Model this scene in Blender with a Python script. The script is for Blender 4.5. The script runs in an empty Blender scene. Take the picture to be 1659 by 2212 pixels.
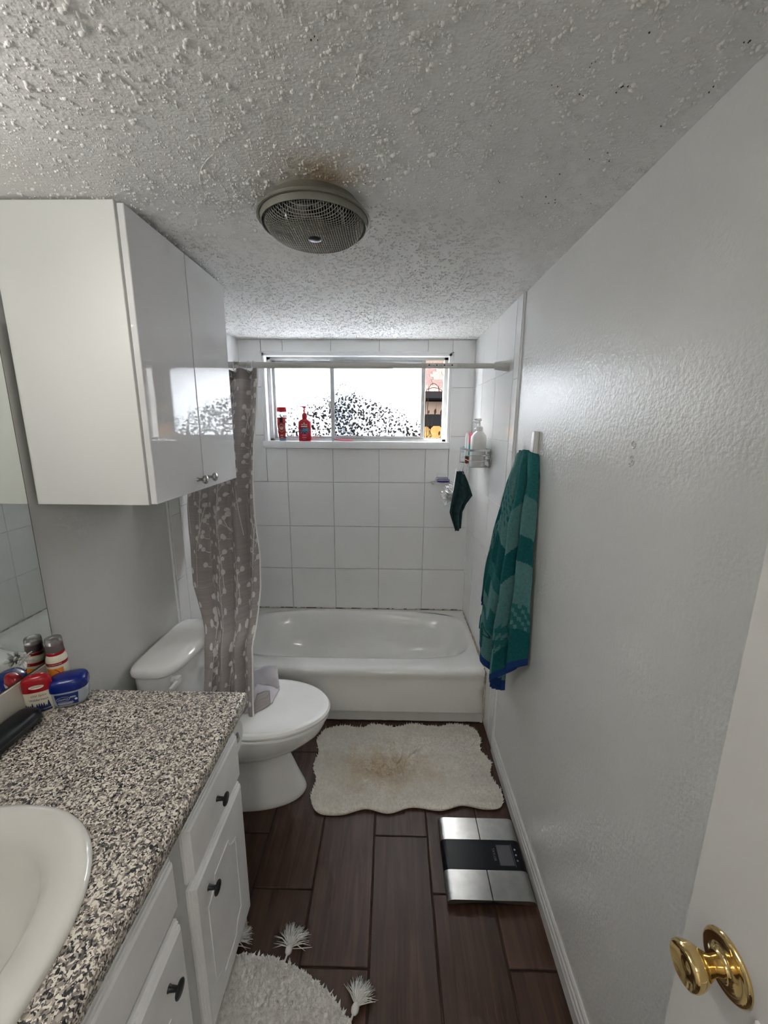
import bpy, bmesh, math, random
import numpy as np
from mathutils import Vector, Matrix

# ------------------------------------------------------------------ camera, world, light, exposure
scene = bpy.context.scene
col = scene.collection
PI = math.pi
CAM = Vector((0.9981, -2.6726, 1.6049))
PITCH, YAW, ROLL, FPX = 0.2116, -0.0181, 0.0063, 870.0
fwd = Vector((math.sin(YAW) * math.cos(PITCH), math.cos(YAW) * math.cos(PITCH), -math.sin(PITCH)))
rgt = Vector((math.cos(YAW), -math.sin(YAW), 0.0))
upv = rgt.cross(fwd)
r2 = rgt * math.cos(ROLL) + upv * math.sin(ROLL)
u2 = -rgt * math.sin(ROLL) + upv * math.cos(ROLL)
cd = bpy.data.cameras.new('camera')
cd.sensor_fit = 'HORIZONTAL'
cd.sensor_width = 36.0
cd.lens = FPX / 1659.0 * 36.0
cd.clip_start = 0.02
cam = bpy.data.objects.new('camera', cd)
cam.matrix_world = Matrix(((r2.x, u2.x, -fwd.x, CAM.x), (r2.y, u2.y, -fwd.y, CAM.y), (r2.z, u2.z, -fwd.z, CAM.z), (0, 0, 0, 1)))
col.objects.link(cam)
scene.camera = cam

SKY = 32.0            # overcast sky
VANITY_LAMP = 20.0   # emission of the vanity globes
HALL_FILL = 22.0     # emission of the fill lamp added in the hall
world = bpy.data.worlds.new('overcast_sky')
scene.world = world
world.use_nodes = True
bg = world.node_tree.nodes['Background']
bg.inputs[0].default_value = (1.0, 0.99, 0.965, 1)
bg.inputs[1].default_value = SKY
scene.view_settings.view_transform = 'Standard'
scene.view_settings.look = 'None'
scene.view_settings.gamma = 1.0
scene.view_settings.use_curve_mapping = False
scene.view_settings.exposure = 0.82
scene.cycles.max_bounces = 8
scene.cycles.diffuse_bounces = 5
scene.cycles.adaptive_threshold = 0.05
scene.cycles.glossy_bounces = 3
scene.cycles.transmission_bounces = 5
scene.cycles.sample_clamp_indirect = 60.0
scene.cycles.use_light_tree = False
scene.cycles.caustics_reflective = False
scene.cycles.caustics_refractive = False

rng = random.Random(7)
nrg = np.random.RandomState(11)

# ------------------------------------------------------------------ materials
def nodes_of(name):
    m = bpy.data.materials.new(name)
    m.use_nodes = True
    nt = m.node_tree
    return m, nt, nt.nodes['Principled BSDF']

def N(nt, typ, **kw):
    n = nt.nodes.new(typ)
    for k, v in kw.items():
        setattr(n, k, v)
    return n

def ramp(nt, stops, interp='LINEAR'):
    n = nt.nodes.new('ShaderNodeValToRGB')
    cr = n.color_ramp
    cr.interpolation = interp
    while len(cr.elements) < len(stops):
        cr.elements.new(0.5)
    for e, (p, c) in zip(cr.elements, stops):
        e.position = p
        e.color = (c[0], c[1], c[2], 1)
    return n

def pmat(name, color, rough=0.5, metal=0.0, vary=None, bump=None, coat=0.0, spec=0.5, trans=0.0, ior=1.45, alpha=1.0, sss=0.0, sheen=0.0):
    """vary=(scale, amount) mottles the colour; bump=(scale, strength, distance) is fine relief."""
    m, nt, p = nodes_of(name)
    p.inputs['Base Color'].default_value = (*color, 1)
    p.inputs['Roughness'].default_value = rough
    p.inputs['Metallic'].default_value = metal
    p.inputs['Coat Weight'].default_value = coat
    p.inputs['Coat Roughness'].default_value = 0.05
    p.inputs['Specular IOR Level'].default_value = spec
    p.inputs['Transmission Weight'].default_value = trans
    p.inputs['IOR'].default_value = ior
    p.inputs['Alpha'].default_value = alpha
    p.inputs['Sheen Weight'].default_value = sheen
    tc = N(nt, 'ShaderNodeTexCoord')
    if vary:
        nz = N(nt, 'ShaderNodeTexNoise')
        nz.inputs['Scale'].default_value = vary[0]
        nz.inputs['Detail'].default_value = 4
        nt.links.new(tc.outputs['Object'], nz.inputs['Vector'])
        a = vary[1]
        r = ramp(nt, [(0.3, [c * (1 - a) for c in color]), (0.7, [min(1, c * (1 + a)) for c in color])])
        nt.links.new(nz.outputs['Fac'], r.inputs[0])
        nt.links.new(r.outputs[0], p.inputs['Base Color'])
    if bump:
        nb = N(nt, 'ShaderNodeTexNoise')
        nb.inputs['Scale'].default_value = bump[0]
        nb.inputs['Detail'].default_value = 3
        nt.links.new(tc.outputs['Object'], nb.inputs['Vector'])
        b = N(nt, 'ShaderNodeBump')
        b.inputs['Strength'].default_value = bump[1]
        b.inputs['Distance'].default_value = bump[2]
        nt.links.new(nb.outputs['Fac'], b.inputs['Height'])
        nt.links.new(b.outputs[0], p.inputs['Normal'])
    return m

M = {}
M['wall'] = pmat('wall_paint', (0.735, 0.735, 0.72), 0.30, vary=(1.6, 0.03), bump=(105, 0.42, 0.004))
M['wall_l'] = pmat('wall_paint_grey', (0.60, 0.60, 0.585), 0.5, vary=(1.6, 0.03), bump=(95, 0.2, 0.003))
M['ceil'] = pmat('ceiling_paint', (0.84, 0.835, 0.82), 0.9, vary=(2.5, 0.05), bump=(150, 0.5, 0.004))
M['tile'] = pmat('white_tile', (0.83, 0.835, 0.83), 0.12, vary=(3, 0.02), bump=(5, 0.06, 0.004))
M['grout'] = pmat('grout', (0.62, 0.615, 0.60), 0.8, vary=(20, 0.2))
M['caulk'] = pmat('old_caulk', (0.55, 0.49, 0.40), 0.7, vary=(30, 0.4))
M['trimw'] = pmat('white_trim', (0.82, 0.825, 0.83), 0.35, vary=(8, 0.03))
M['base'] = pmat('baseboard_paint', (0.70, 0.70, 0.685), 0.35, vary=(8, 0.04))
M['doorp'] = pmat('door_paint', (0.80, 0.79, 0.765), 0.45, vary=(3, 0.03), bump=(80, 0.1, 0.002))
M['porc'] = pmat('porcelain', (0.84, 0.845, 0.83), 0.08, coat=0.4)
M['tub'] = pmat('tub_enamel', (0.84, 0.84, 0.815), 0.16, vary=(4, 0.03), coat=0.3)
M['plastic_seat'] = pmat('seat_plastic', (0.93, 0.94, 0.93), 0.16, vary=(9, 0.02))
M['lam'] = pmat('white_laminate', (0.79, 0.80, 0.78), 0.35, vary=(2, 0.02))
M['gloss'] = pmat('gloss_door', (0.74, 0.74, 0.75), 0.03, spec=0.32, vary=(2, 0.015))
M['van'] = pmat('vanity_paint', (0.80, 0.80, 0.80), 0.3, vary=(14, 0.03), bump=(40, 0.08, 0.002))
M['vanin'] = pmat('vanity_carcass', (0.62, 0.62, 0.61), 0.45, vary=(14, 0.04))
M['steel'] = pmat('brushed_steel', (0.40, 0.395, 0.38), 0.30, metal=1.0, vary=(30, 0.08))
M['chrome'] = pmat('chrome', (0.62, 0.62, 0.62), 0.16, metal=1.0)
M['nickel'] = pmat('nickel', (0.45, 0.44, 0.43), 0.25, metal=1.0)
M['brass'] = pmat('brass', (0.78, 0.58, 0.26), 0.12, metal=1.0, vary=(8, 0.08))
M['iron'] = pmat('dark_pewter', (0.03, 0.032, 0.036), 0.35, metal=0.3)
M['alu'] = pmat('aluminium', (0.52, 0.53, 0.53), 0.4, metal=0.55, vary=(15, 0.12))
M['black'] = pmat('black_plastic', (0.008, 0.011, 0.014), 0.4)
M['blackg'] = pmat('black_glass', (0.005, 0.006, 0.010), 0.35, spec=0.25)
M['lcd'] = pmat('lcd_grey', (0.10, 0.10, 0.115), 0.25)
M['rod'] = pmat('rod_white', (0.62, 0.61, 0.59), 0.35)
M['whitep'] = pmat('white_plastic', (0.78, 0.78, 0.77), 0.3)
M['red'] = pmat('red_plastic', (0.42, 0.010, 0.020), 0.22)
M['redl'] = pmat('red_label', (0.36, 0.012, 0.022), 0.3, vary=(20, 0.15))
M['redb'] = pmat('bright_red_label', (0.58, 0.05, 0.05), 0.35)
M['cream'] = pmat('cream_print', (0.78, 0.70, 0.52), 0.4)
M['creamw'] = pmat('cream_white', (0.80, 0.76, 0.62), 0.35)
M['inkw'] = pmat('white_ink', (0.80, 0.78, 0.76), 0.5)
M['inkb'] = pmat('dark_ink', (0.015, 0.015, 0.02), 0.5)
M['inkn'] = pmat('navy_ink', (0.02, 0.035, 0.12), 0.5)
M['blue'] = pmat('blue_plastic', (0.004, 0.018, 0.20), 0.22)
M['bluel'] = pmat('blue_label', (0.004, 0.03, 0.19), 0.35)
M['milky'] = pmat('milky_plastic', (0.55, 0.62, 0.70), 0.25, trans=0.25)
M['clearcap'] = pmat('clear_cap', (0.97, 0.95, 0.95), 0.14, trans=0.86, ior=1.25)
M['clearb'] = pmat('clear_bottle', (0.86, 0.84, 0.85), 0.08, trans=0.75, ior=1.15)
M['bluegel'] = pmat('blue_gel', (0.20, 0.42, 0.85), 0.1, trans=0.6, ior=1.2)
M['orange'] = pmat('orange_label', (0.80, 0.27, 0.03), 0.35, vary=(15, 0.25))
M['teal'] = pmat('teal_plastic', (0.03, 0.36, 0.38), 0.3)
M['pink'] = pmat('pink_plastic', (0.80, 0.17, 0.26), 0.3)
M['amber'] = pmat('amber_plastic', (0.22, 0.035, 0.012), 0.25)
M['purple'] = pmat('purple_soap', (0.085, 0.055, 0.30), 0.35, vary=(30, 0.15))
M['crystal'] = pmat('clear_acrylic', (1.0, 1.0, 1.0), 0.05, trans=0.35, ior=1.5, coat=0.5)
M['loofah'] = pmat('white_mesh', (0.95, 0.95, 0.96), 0.6)
M['wash'] = pmat('green_washcloth', (0.016, 0.050, 0.054), 0.95, vary=(60, 0.35), bump=(500, 0.8, 0.004))
M['tow_l'] = pmat('towel_light', (0.115, 0.30, 0.305), 0.95, vary=(120, 0.15), bump=(700, 0.9, 0.004))
M['tow_d'] = pmat('towel_dark', (0.004, 0.125, 0.135), 0.95, vary=(120, 0.2), bump=(700, 0.9, 0.004))
M['tow_m'] = pmat('towel_mid', (0.022, 0.185, 0.192), 0.95, vary=(120, 0.2), bump=(700, 0.9, 0.004))
M['tow_b'] = pmat('towel_border', (0.006, 0.05, 0.22), 0.95, bump=(700, 0.9, 0.004))
M['fan'] = pmat('fan_enamel', (0.24, 0.235, 0.20), 0.45, vary=(12, 0.2))
M['grille'] = pmat('grille_wire', (0.36, 0.35, 0.32), 0.4, metal=0.5)
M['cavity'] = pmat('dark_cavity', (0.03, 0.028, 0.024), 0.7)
M['pipe'] = pmat('hem_piping', (0.88, 0.87, 0.86), 0.6)
M['leaf'] = pmat('leaf_print', (0.76, 0.74, 0.72), 0.75)
M['liner'] = pmat('liner', (0.60, 0.58, 0.62), 0.4, vary=(20, 0.1))
M['fence'] = pmat('fence_wood', (0.03973, 0.02270, 0.00851), 1.0, spec=0.0, vary=(9, 0.25))
M['siding'] = pmat('siding_pink', (0.03973, 0.03065, 0.02497), 1.0, spec=0.0, vary=(3, 0.06))
M['shing'] = pmat('shingle', (0.01873, 0.01271, 0.01203), 1.0, spec=0.0, vary=(25, 0.22))
M['shing2'] = pmat('shingle_pale', (0.02494, 0.01849, 0.01763), 1.0, spec=0.0, vary=(25, 0.2))
M['gutter'] = pmat('gutter_and_shingle_shadow', (0.00224, 0.00224, 0.00251), 1.0, spec=0.0)
M['ground'] = pmat('yard_ground', (0.05, 0.047, 0.04), 1.0, spec=0.0, vary=(3, 0.3))
M['vine'] = pmat('dry_vine', (0.00290, 0.00185, 0.00132), 1.0, spec=0.0)
M['eave'] = pmat('eave_wood', (0.03960, 0.02112, 0.00924), 1.0, spec=0.0, vary=(12, 0.5))
M['halls'] = pmat('hall_paint', (0.78, 0.77, 0.75), 0.8)
M['mirror'] = pmat('mirror_glass', (0.78, 0.81, 0.78), 0.01, metal=1.0)
M['medge'] = pmat('mirror_edge', (0.10, 0.11, 0.10), 0.4)
M['splash'] = pmat('backsplash', (0.66, 0.64, 0.58), 0.3, vary=(6, 0.04))
M['paper'] = pmat('tissue', (0.80, 0.80, 0.78), 0.9, bump=(90, 0.3, 0.003))

# old brown damp stain on the ceiling beside the heater
nt = M['ceil'].node_tree; p = nt.nodes['Principled BSDF']; src = p.inputs['Base Color'].links[0].from_socket
tc = N(nt, 'ShaderNodeTexCoord'); ds = N(nt, 'ShaderNodeVectorMath', operation='DISTANCE'); ds.inputs[1].default_value = (0.84, -1.685, 2.1276)
nt.links.new(tc.outputs['Object'], ds.inputs[0])
nz = N(nt, 'ShaderNodeTexNoise'); nz.inputs['Scale'].default_value = 25; nz.inputs['Detail'].default_value = 4
nt.links.new(tc.outputs['Object'], nz.inputs['Vector'])
ad = N(nt, 'ShaderNodeMath', operation='MULTIPLY_ADD'); ad.inputs[1].default_value = 0.11
nt.links.new(nz.outputs['Fac'], ad.inputs[0]); nt.links.new(ds.outputs['Value'], ad.inputs[2])
rs = ramp(nt, [(0.07, (0.66, 0.56, 0.42)), (0.155, (1, 1, 1))]); nt.links.new(ad.outputs[0], rs.inputs[0])
mx = N(nt, 'ShaderNodeMix', data_type='RGBA', blend_type='MULTIPLY'); mx.inputs[0].default_value = 1
nt.links.new(src, mx.inputs[6]); nt.links.new(rs.outputs[0], mx.inputs[7]); nt.links.new(mx.outputs[2], p.inputs['Base Color'])

# wood-look floor plank: grain runs along the plank, tone differs per plank
m, nt, p = nodes_of('wood_look_tile'); M['plank'] = m
tc = N(nt, 'ShaderNodeTexCoord'); oi = N(nt, 'ShaderNodeObjectInfo')
mp = N(nt, 'ShaderNodeMapping'); mp.inputs['Scale'].default_value = (55, 3.0, 1)
add = N(nt, 'ShaderNodeVectorMath', operation='ADD')
sc3 = N(nt, 'ShaderNodeVectorMath', operation='SCALE'); sc3.inputs['Scale'].default_value = 40
cmb = N(nt, 'ShaderNodeCombineXYZ')
for i in range(3):
    nt.links.new(oi.outputs['Random'], cmb.inputs[i])
nt.links.new(cmb.outputs[0], sc3.inputs[0])
nt.links.new(tc.outputs['Object'], mp.inputs['Vector'])
nt.links.new(mp.outputs[0], add.inputs[0]); nt.links.new(sc3.outputs[0], add.inputs[1])
nz = N(nt, 'ShaderNodeTexNoise'); nz.inputs['Scale'].default_value = 1.0; nz.inputs['Detail'].default_value = 5; nz.inputs['Distortion'].default_value = 0.8
nt.links.new(add.outputs[0], nz.inputs['Vector'])
rp = ramp(nt, [(0.25, (0.034, 0.0155, 0.0092)), (0.5, (0.062, 0.0295, 0.0185)), (0.78, (0.100, 0.053, 0.035))])
nt.links.new(nz.outputs['Fac'], rp.inputs[0])
nz2 = N(nt, 'ShaderNodeTexNoise'); nz2.inputs['Scale'].default_value = 6.0; nz2.inputs['Detail'].default_value = 3
nt.links.new(tc.outputs['Object'], nz2.inputs['Vector'])
mixc = N(nt, 'ShaderNodeMix', data_type='RGBA', blend_type='MULTIPLY'); mixc.inputs[0].default_value = 0.6
rp2 = ramp(nt, [(0.3, (0.75, 0.72, 0.70)), (0.7, (1.15, 1.15, 1.15))])
nt.links.new(nz2.outputs['Fac'], rp2.inputs[0])
nt.links.new(rp.outputs[0], mixc.inputs[6]); nt.links.new(rp2.outputs[0], mixc.inputs[7])
hv = N(nt, 'ShaderNodeHueSaturation')
mr = N(nt, 'ShaderNodeMapRange'); mr.inputs[3].default_value = 0.85; mr.inputs[4].default_value = 1.18
nt.links.new(oi.outputs['Random'], mr.inputs[0]); nt.links.new(mr.outputs[0], hv.inputs['Value'])
nt.links.new(mixc.outputs[2], hv.inputs['Color']); nt.links.new(hv.outputs[0], p.inputs['Base Color'])
p.inputs['Roughness'].default_value = 0.45; p.inputs['Specular IOR Level'].default_value = 0.42
bm_ = N(nt, 'ShaderNodeBump'); bm_.inputs['Strength'].default_value = 0.25; bm_.inputs['Distance'].default_value = 0.003
nt.links.new(nz.outputs['Fac'], bm_.inputs['Height']); nt.links.new(bm_.outputs[0], p.inputs['Normal'])
M['fgrout'] = pmat('floor_grout', (0.034, 0.019, 0.013), 0.85, vary=(30, 0.3))

# granite-look laminate
m, nt, p = nodes_of('granite_laminate'); M['granite'] = m
tc = N(nt, 'ShaderNodeTexCoord')
nz = N(nt, 'ShaderNodeTexNoise'); nz.inputs['Scale'].default_value = 120; nz.inputs['Detail'].default_value = 2
nt.links.new(tc.outputs['Object'], nz.inputs['Vector'])
vm = N(nt, 'ShaderNodeVectorMath', operation='SCALE'); vm.inputs['Scale'].default_value = 0.012
nt.links.new(nz.outputs['Color'], vm.inputs[0])
va = N(nt, 'ShaderNodeVectorMath', operation='ADD')
nt.links.new(tc.outputs['Object'], va.inputs[0]); nt.links.new(vm.outputs[0], va.inputs[1])
vo = N(nt, 'ShaderNodeTexVoronoi'); vo.inputs['Scale'].default_value = 290
nt.links.new(va.outputs[0], vo.inputs['Vector'])
sx = N(nt, 'ShaderNodeSeparateColor'); nt.links.new(vo.outputs['Color'], sx.inputs[0])
rp = ramp(nt, [(0.0, (0.020, 0.020, 0.023)), (0.17, (0.12, 0.11, 0.105)), (0.32, (0.31, 0.265, 0.23)), (0.52, (0.48, 0.425, 0.37)), (0.68, (0.84, 0.79, 0.70))], 'CONSTANT')
nt.links.new(sx.outputs[0], rp.inputs[0]); nt.links.new(rp.outputs[0], p.inputs['Base Color'])
p.inputs['Roughness'].default_value = 0.3

# frosted pane: lets daylight through diffusely; the water marks form an arch over both panes
m, nt, p = nodes_of('frosted_glass'); M['frost'] = m
out = nt.nodes['Material Output']
tc = N(nt, 'ShaderNodeTexCoord'); sp = N(nt, 'ShaderNodeSeparateXYZ')
nt.links.new(tc.outputs['Object'], sp.inputs[0])
wob = N(nt, 'ShaderNodeTexNoise'); wob.inputs['Scale'].default_value = 9
nt.links.new(tc.outputs['Object'], wob.inputs['Vector'])
def mth(op, a, b=None, cl=False):
    n = N(nt, 'ShaderNodeMath', operation=op); n.use_clamp = cl
    for i, x in enumerate((a, b)):
        if x is None: continue
        if isinstance(x, (int, float)): n.inputs[i].default_value = x
        else: nt.links.new(x, n.inputs[i])
    return n.outputs[0]
dx = mth('ABSOLUTE', mth('SUBTRACT', sp.outputs[0], 0.70))
arch = mth('SUBTRACT', 1.93, mth('MULTIPLY', mth('POWER', dx, 1.25), 0.52))
arch = mth('ADD', arch, mth('MULTIPLY', mth('SUBTRACT', wob.outputs['Fac'], 0.5), 0.22))
inside = mth('MULTIPLY', mth('SUBTRACT', arch, sp.outputs[2]), 7.0, True)
vo = N(nt, 'ShaderNodeTexVoronoi'); vo.inputs['Scale'].default_value = 62; vo.inputs['Randomness'].default_value = 1.0
nzv = N(nt, 'ShaderNodeTexNoise'); nzv.inputs['Scale'].default_value = 60
nt.links.new(tc.outputs['Object'], nzv.inputs['Vector'])
vs = N(nt, 'ShaderNodeVectorMath', operation='SCALE'); vs.inputs['Scale'].default_value = 0.03
nt.links.new(nzv.outputs['Color'], vs.inputs[0])
vad = N(nt, 'ShaderNodeVectorMath', operation='ADD')
nt.links.new(tc.outputs['Object'], vad.inputs[0]); nt.links.new(vs.outputs[0], vad.inputs[1])
nt.links.new(vad.outputs[0], vo.inputs['Vector'])
spk = mth('LESS_THAN', vo.outputs['Distance'], mth('MULTIPLY', inside, 0.52))
fine = N(nt, 'ShaderNodeTexNoise'); fine.inputs['Scale'].default_value = 420; fine.inputs['Detail'].default_value = 2
nt.links.new(tc.outputs['Object'], fine.inputs['Vector'])
fr = ramp(nt, [(0.35, (0.78, 0.83, 0.90)), (0.65, (0.95, 0.97, 1.0))])
nt.links.new(fine.outputs['Fac'], fr.inputs[0])
mx = N(nt, 'ShaderNodeMix', data_type='RGBA')
nt.links.new(spk, mx.inputs[0]); nt.links.new(fr.outputs[0], mx.inputs[6]); mx.inputs[7].default_value = (0.013, 0.0135, 0.015, 1)
mul = N(nt, 'ShaderNodeVectorMath', operation='SCALE'); mul.inputs['Scale'].default_value = 0.95
nt.links.new(mx.outputs[2], mul.inputs[0])
tl = N(nt, 'ShaderNodeBsdfTranslucent'); nt.links.new(mul.outputs[0], tl.inputs['Color'])
gl = N(nt, 'ShaderNodeBsdfGlossy'); gl.inputs['Roughness'].default_value = 0.3
ms = N(nt, 'ShaderNodeMixShader'); ms.inputs[0].default_value = 0.06
rf = N(nt, 'ShaderNodeBsdfRefraction'); rf.inputs['Roughness'].default_value = 0.38; rf.inputs['IOR'].default_value = 1.35
nt.links.new(mx.outputs[2], rf.inputs['Color'])
mt = N(nt, 'ShaderNodeMixShader'); mt.inputs[0].default_value = 0.12
nt.links.new(tl.outputs[0], mt.inputs[1]); nt.links.new(rf.outputs[0], mt.inputs[2])
nt.links.new(mt.outputs[0], ms.inputs[1]); nt.links.new(gl.outputs[0], ms.inputs[2]); nt.links.new(ms.outputs[0], out.inputs['Surface'])

# curtain cloth: grey weave with faint horizontal slubs, lets a little light through
m, nt, p = nodes_of('curtain_cloth'); M['cloth'] = m
out = nt.nodes['Material Output']
tc = N(nt, 'ShaderNodeTexCoord'); mp = N(nt, 'ShaderNodeMapping'); mp.inputs['Scale'].default_value = (4, 4, 260)
nt.links.new(tc.outputs['Object'], mp.inputs['Vector'])
nz = N(nt, 'ShaderNodeTexNoise'); nz.inputs['Scale'].default_value = 1.0; nz.inputs['Detail'].default_value = 3
nt.links.new(mp.outputs[0], nz.inputs['Vector'])
rp = ramp(nt, [(0.3, (0.37, 0.335, 0.325)), (0.62, (0.44, 0.405, 0.395)), (0.8, (0.56, 0.525, 0.51))])
nt.links.new(nz.outputs['Fac'], rp.inputs[0]); nt.links.new(rp.outputs[0], p.inputs['Base Color'])
p.inputs['Roughness'].default_value = 0.7
tl = N(nt, 'ShaderNodeBsdfTranslucent'); tl.inputs['Color'].default_value = (0.30, 0.26, 0.25, 1)
ms = N(nt, 'ShaderNodeMixShader'); ms.inputs[0].default_value = 0.16
nt.links.new(p.outputs[0], ms.inputs[1]); nt.links.new(tl.outputs[0], ms.inputs[2]); nt.links.new(ms.outputs[0], out.inputs['Surface'])

# bath mat pile, with the worn brownish stain in its middle
def pile_mat(name, c0, c1, stain=None):
    m, nt, p = nodes_of(name)
    tc = N(nt, 'ShaderNodeTexCoord')
    nz = N(nt, 'ShaderNodeTexNoise'); nz.inputs['Scale'].default_value = 90; nz.inputs['Detail'].default_value = 4
    nt.links.new(tc.outputs['Object'], nz.inputs['Vector'])
    rp = ramp(nt, [(0.3, c0), (0.7, c1)])
    nt.links.new(nz.outputs['Fac'], rp.inputs[0])
    last = rp.outputs[0]
    if stain:
        cx, cy, rx, ry, sc_ = stain
        mp = N(nt, 'ShaderNodeMapping')
        mp.inputs['Location'].default_value = (-cx / rx, -cy / ry, 0); mp.inputs['Scale'].default_value = (1 / rx, 1 / ry, 0)
        nt.links.new(tc.outputs['Object'], mp.inputs['Vector'])
        ln = N(nt, 'ShaderNodeVectorMath', operation='LENGTH'); nt.links.new(mp.outputs[0], ln.inputs[0])
        nb = N(nt, 'ShaderNodeTexNoise'); nb.inputs['Scale'].default_value = 14; nb.inputs['Detail'].default_value = 5
        nt.links.new(tc.outputs['Object'], nb.inputs['Vector'])
        a = N(nt, 'ShaderNodeMath', operation='MULTIPLY_ADD'); nt.links.new(nb.outputs['Fac'], a.inputs[0]); a.inputs[1].default_value = 1.3
        nt.links.new(ln.outputs['Value'], a.inputs[2])
        r2_ = ramp(nt, [(0.35, sc_), (0.75, (1, 1, 1))])
        s = N(nt, 'ShaderNodeMath', operation='MULTIPLY'); nt.links.new(a.outputs[0], s.inputs[0]); s.inputs[1].default_value = 0.46
        nt.links.new(s.outputs[0], r2_.inputs[0])
        mx = N(nt, 'ShaderNodeMix', data_type='RGBA', blend_type='MULTIPLY'); mx.inputs[0].default_value = 1
        nt.links.new(last, mx.inputs[6]); nt.links.new(r2_.outputs[0], mx.inputs[7]); last = mx.outputs[2]
    nt.links.new(last, p.inputs['Base Color'])
    p.inputs['Roughness'].default_value = 1.0; p.inputs['Sheen Weight'].default_value = 0.3
    return m
M['mat'] = pile_mat('mat_pile', (0.80, 0.76, 0.68), (0.95, 0.92, 0.84), (0.96, -1.06, 0.30, 0.17, (0.74, 0.63, 0.50)))
M['shag'] = pile_mat('shag_pile', (0.66, 0.64, 0.60), (0.88, 0.87, 0.83))
M['yarn'] = pmat('white_yarn', (0.74, 0.73, 0.71), 0.95)
m, nt, p = nodes_of('lamp_glow'); M['glow'] = m
p.inputs['Base Color'].default_value = (0.9, 0.9, 0.9, 1)
p.inputs['Emission Color'].default_value = (1.0, 0.97, 0.91, 1)
p.inputs['Emission Strength'].default_value = VANITY_LAMP

m, nt, p = nodes_of('hall_fill_glow'); M['glow_fill'] = m
p.inputs['Base Color'].default_value = (0.9, 0.9, 0.9, 1)
p.inputs['Emission Color'].default_value = (1.0, 0.95, 0.88, 1)
p.inputs['Emission Strength'].default_value = HALL_FILL

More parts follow.
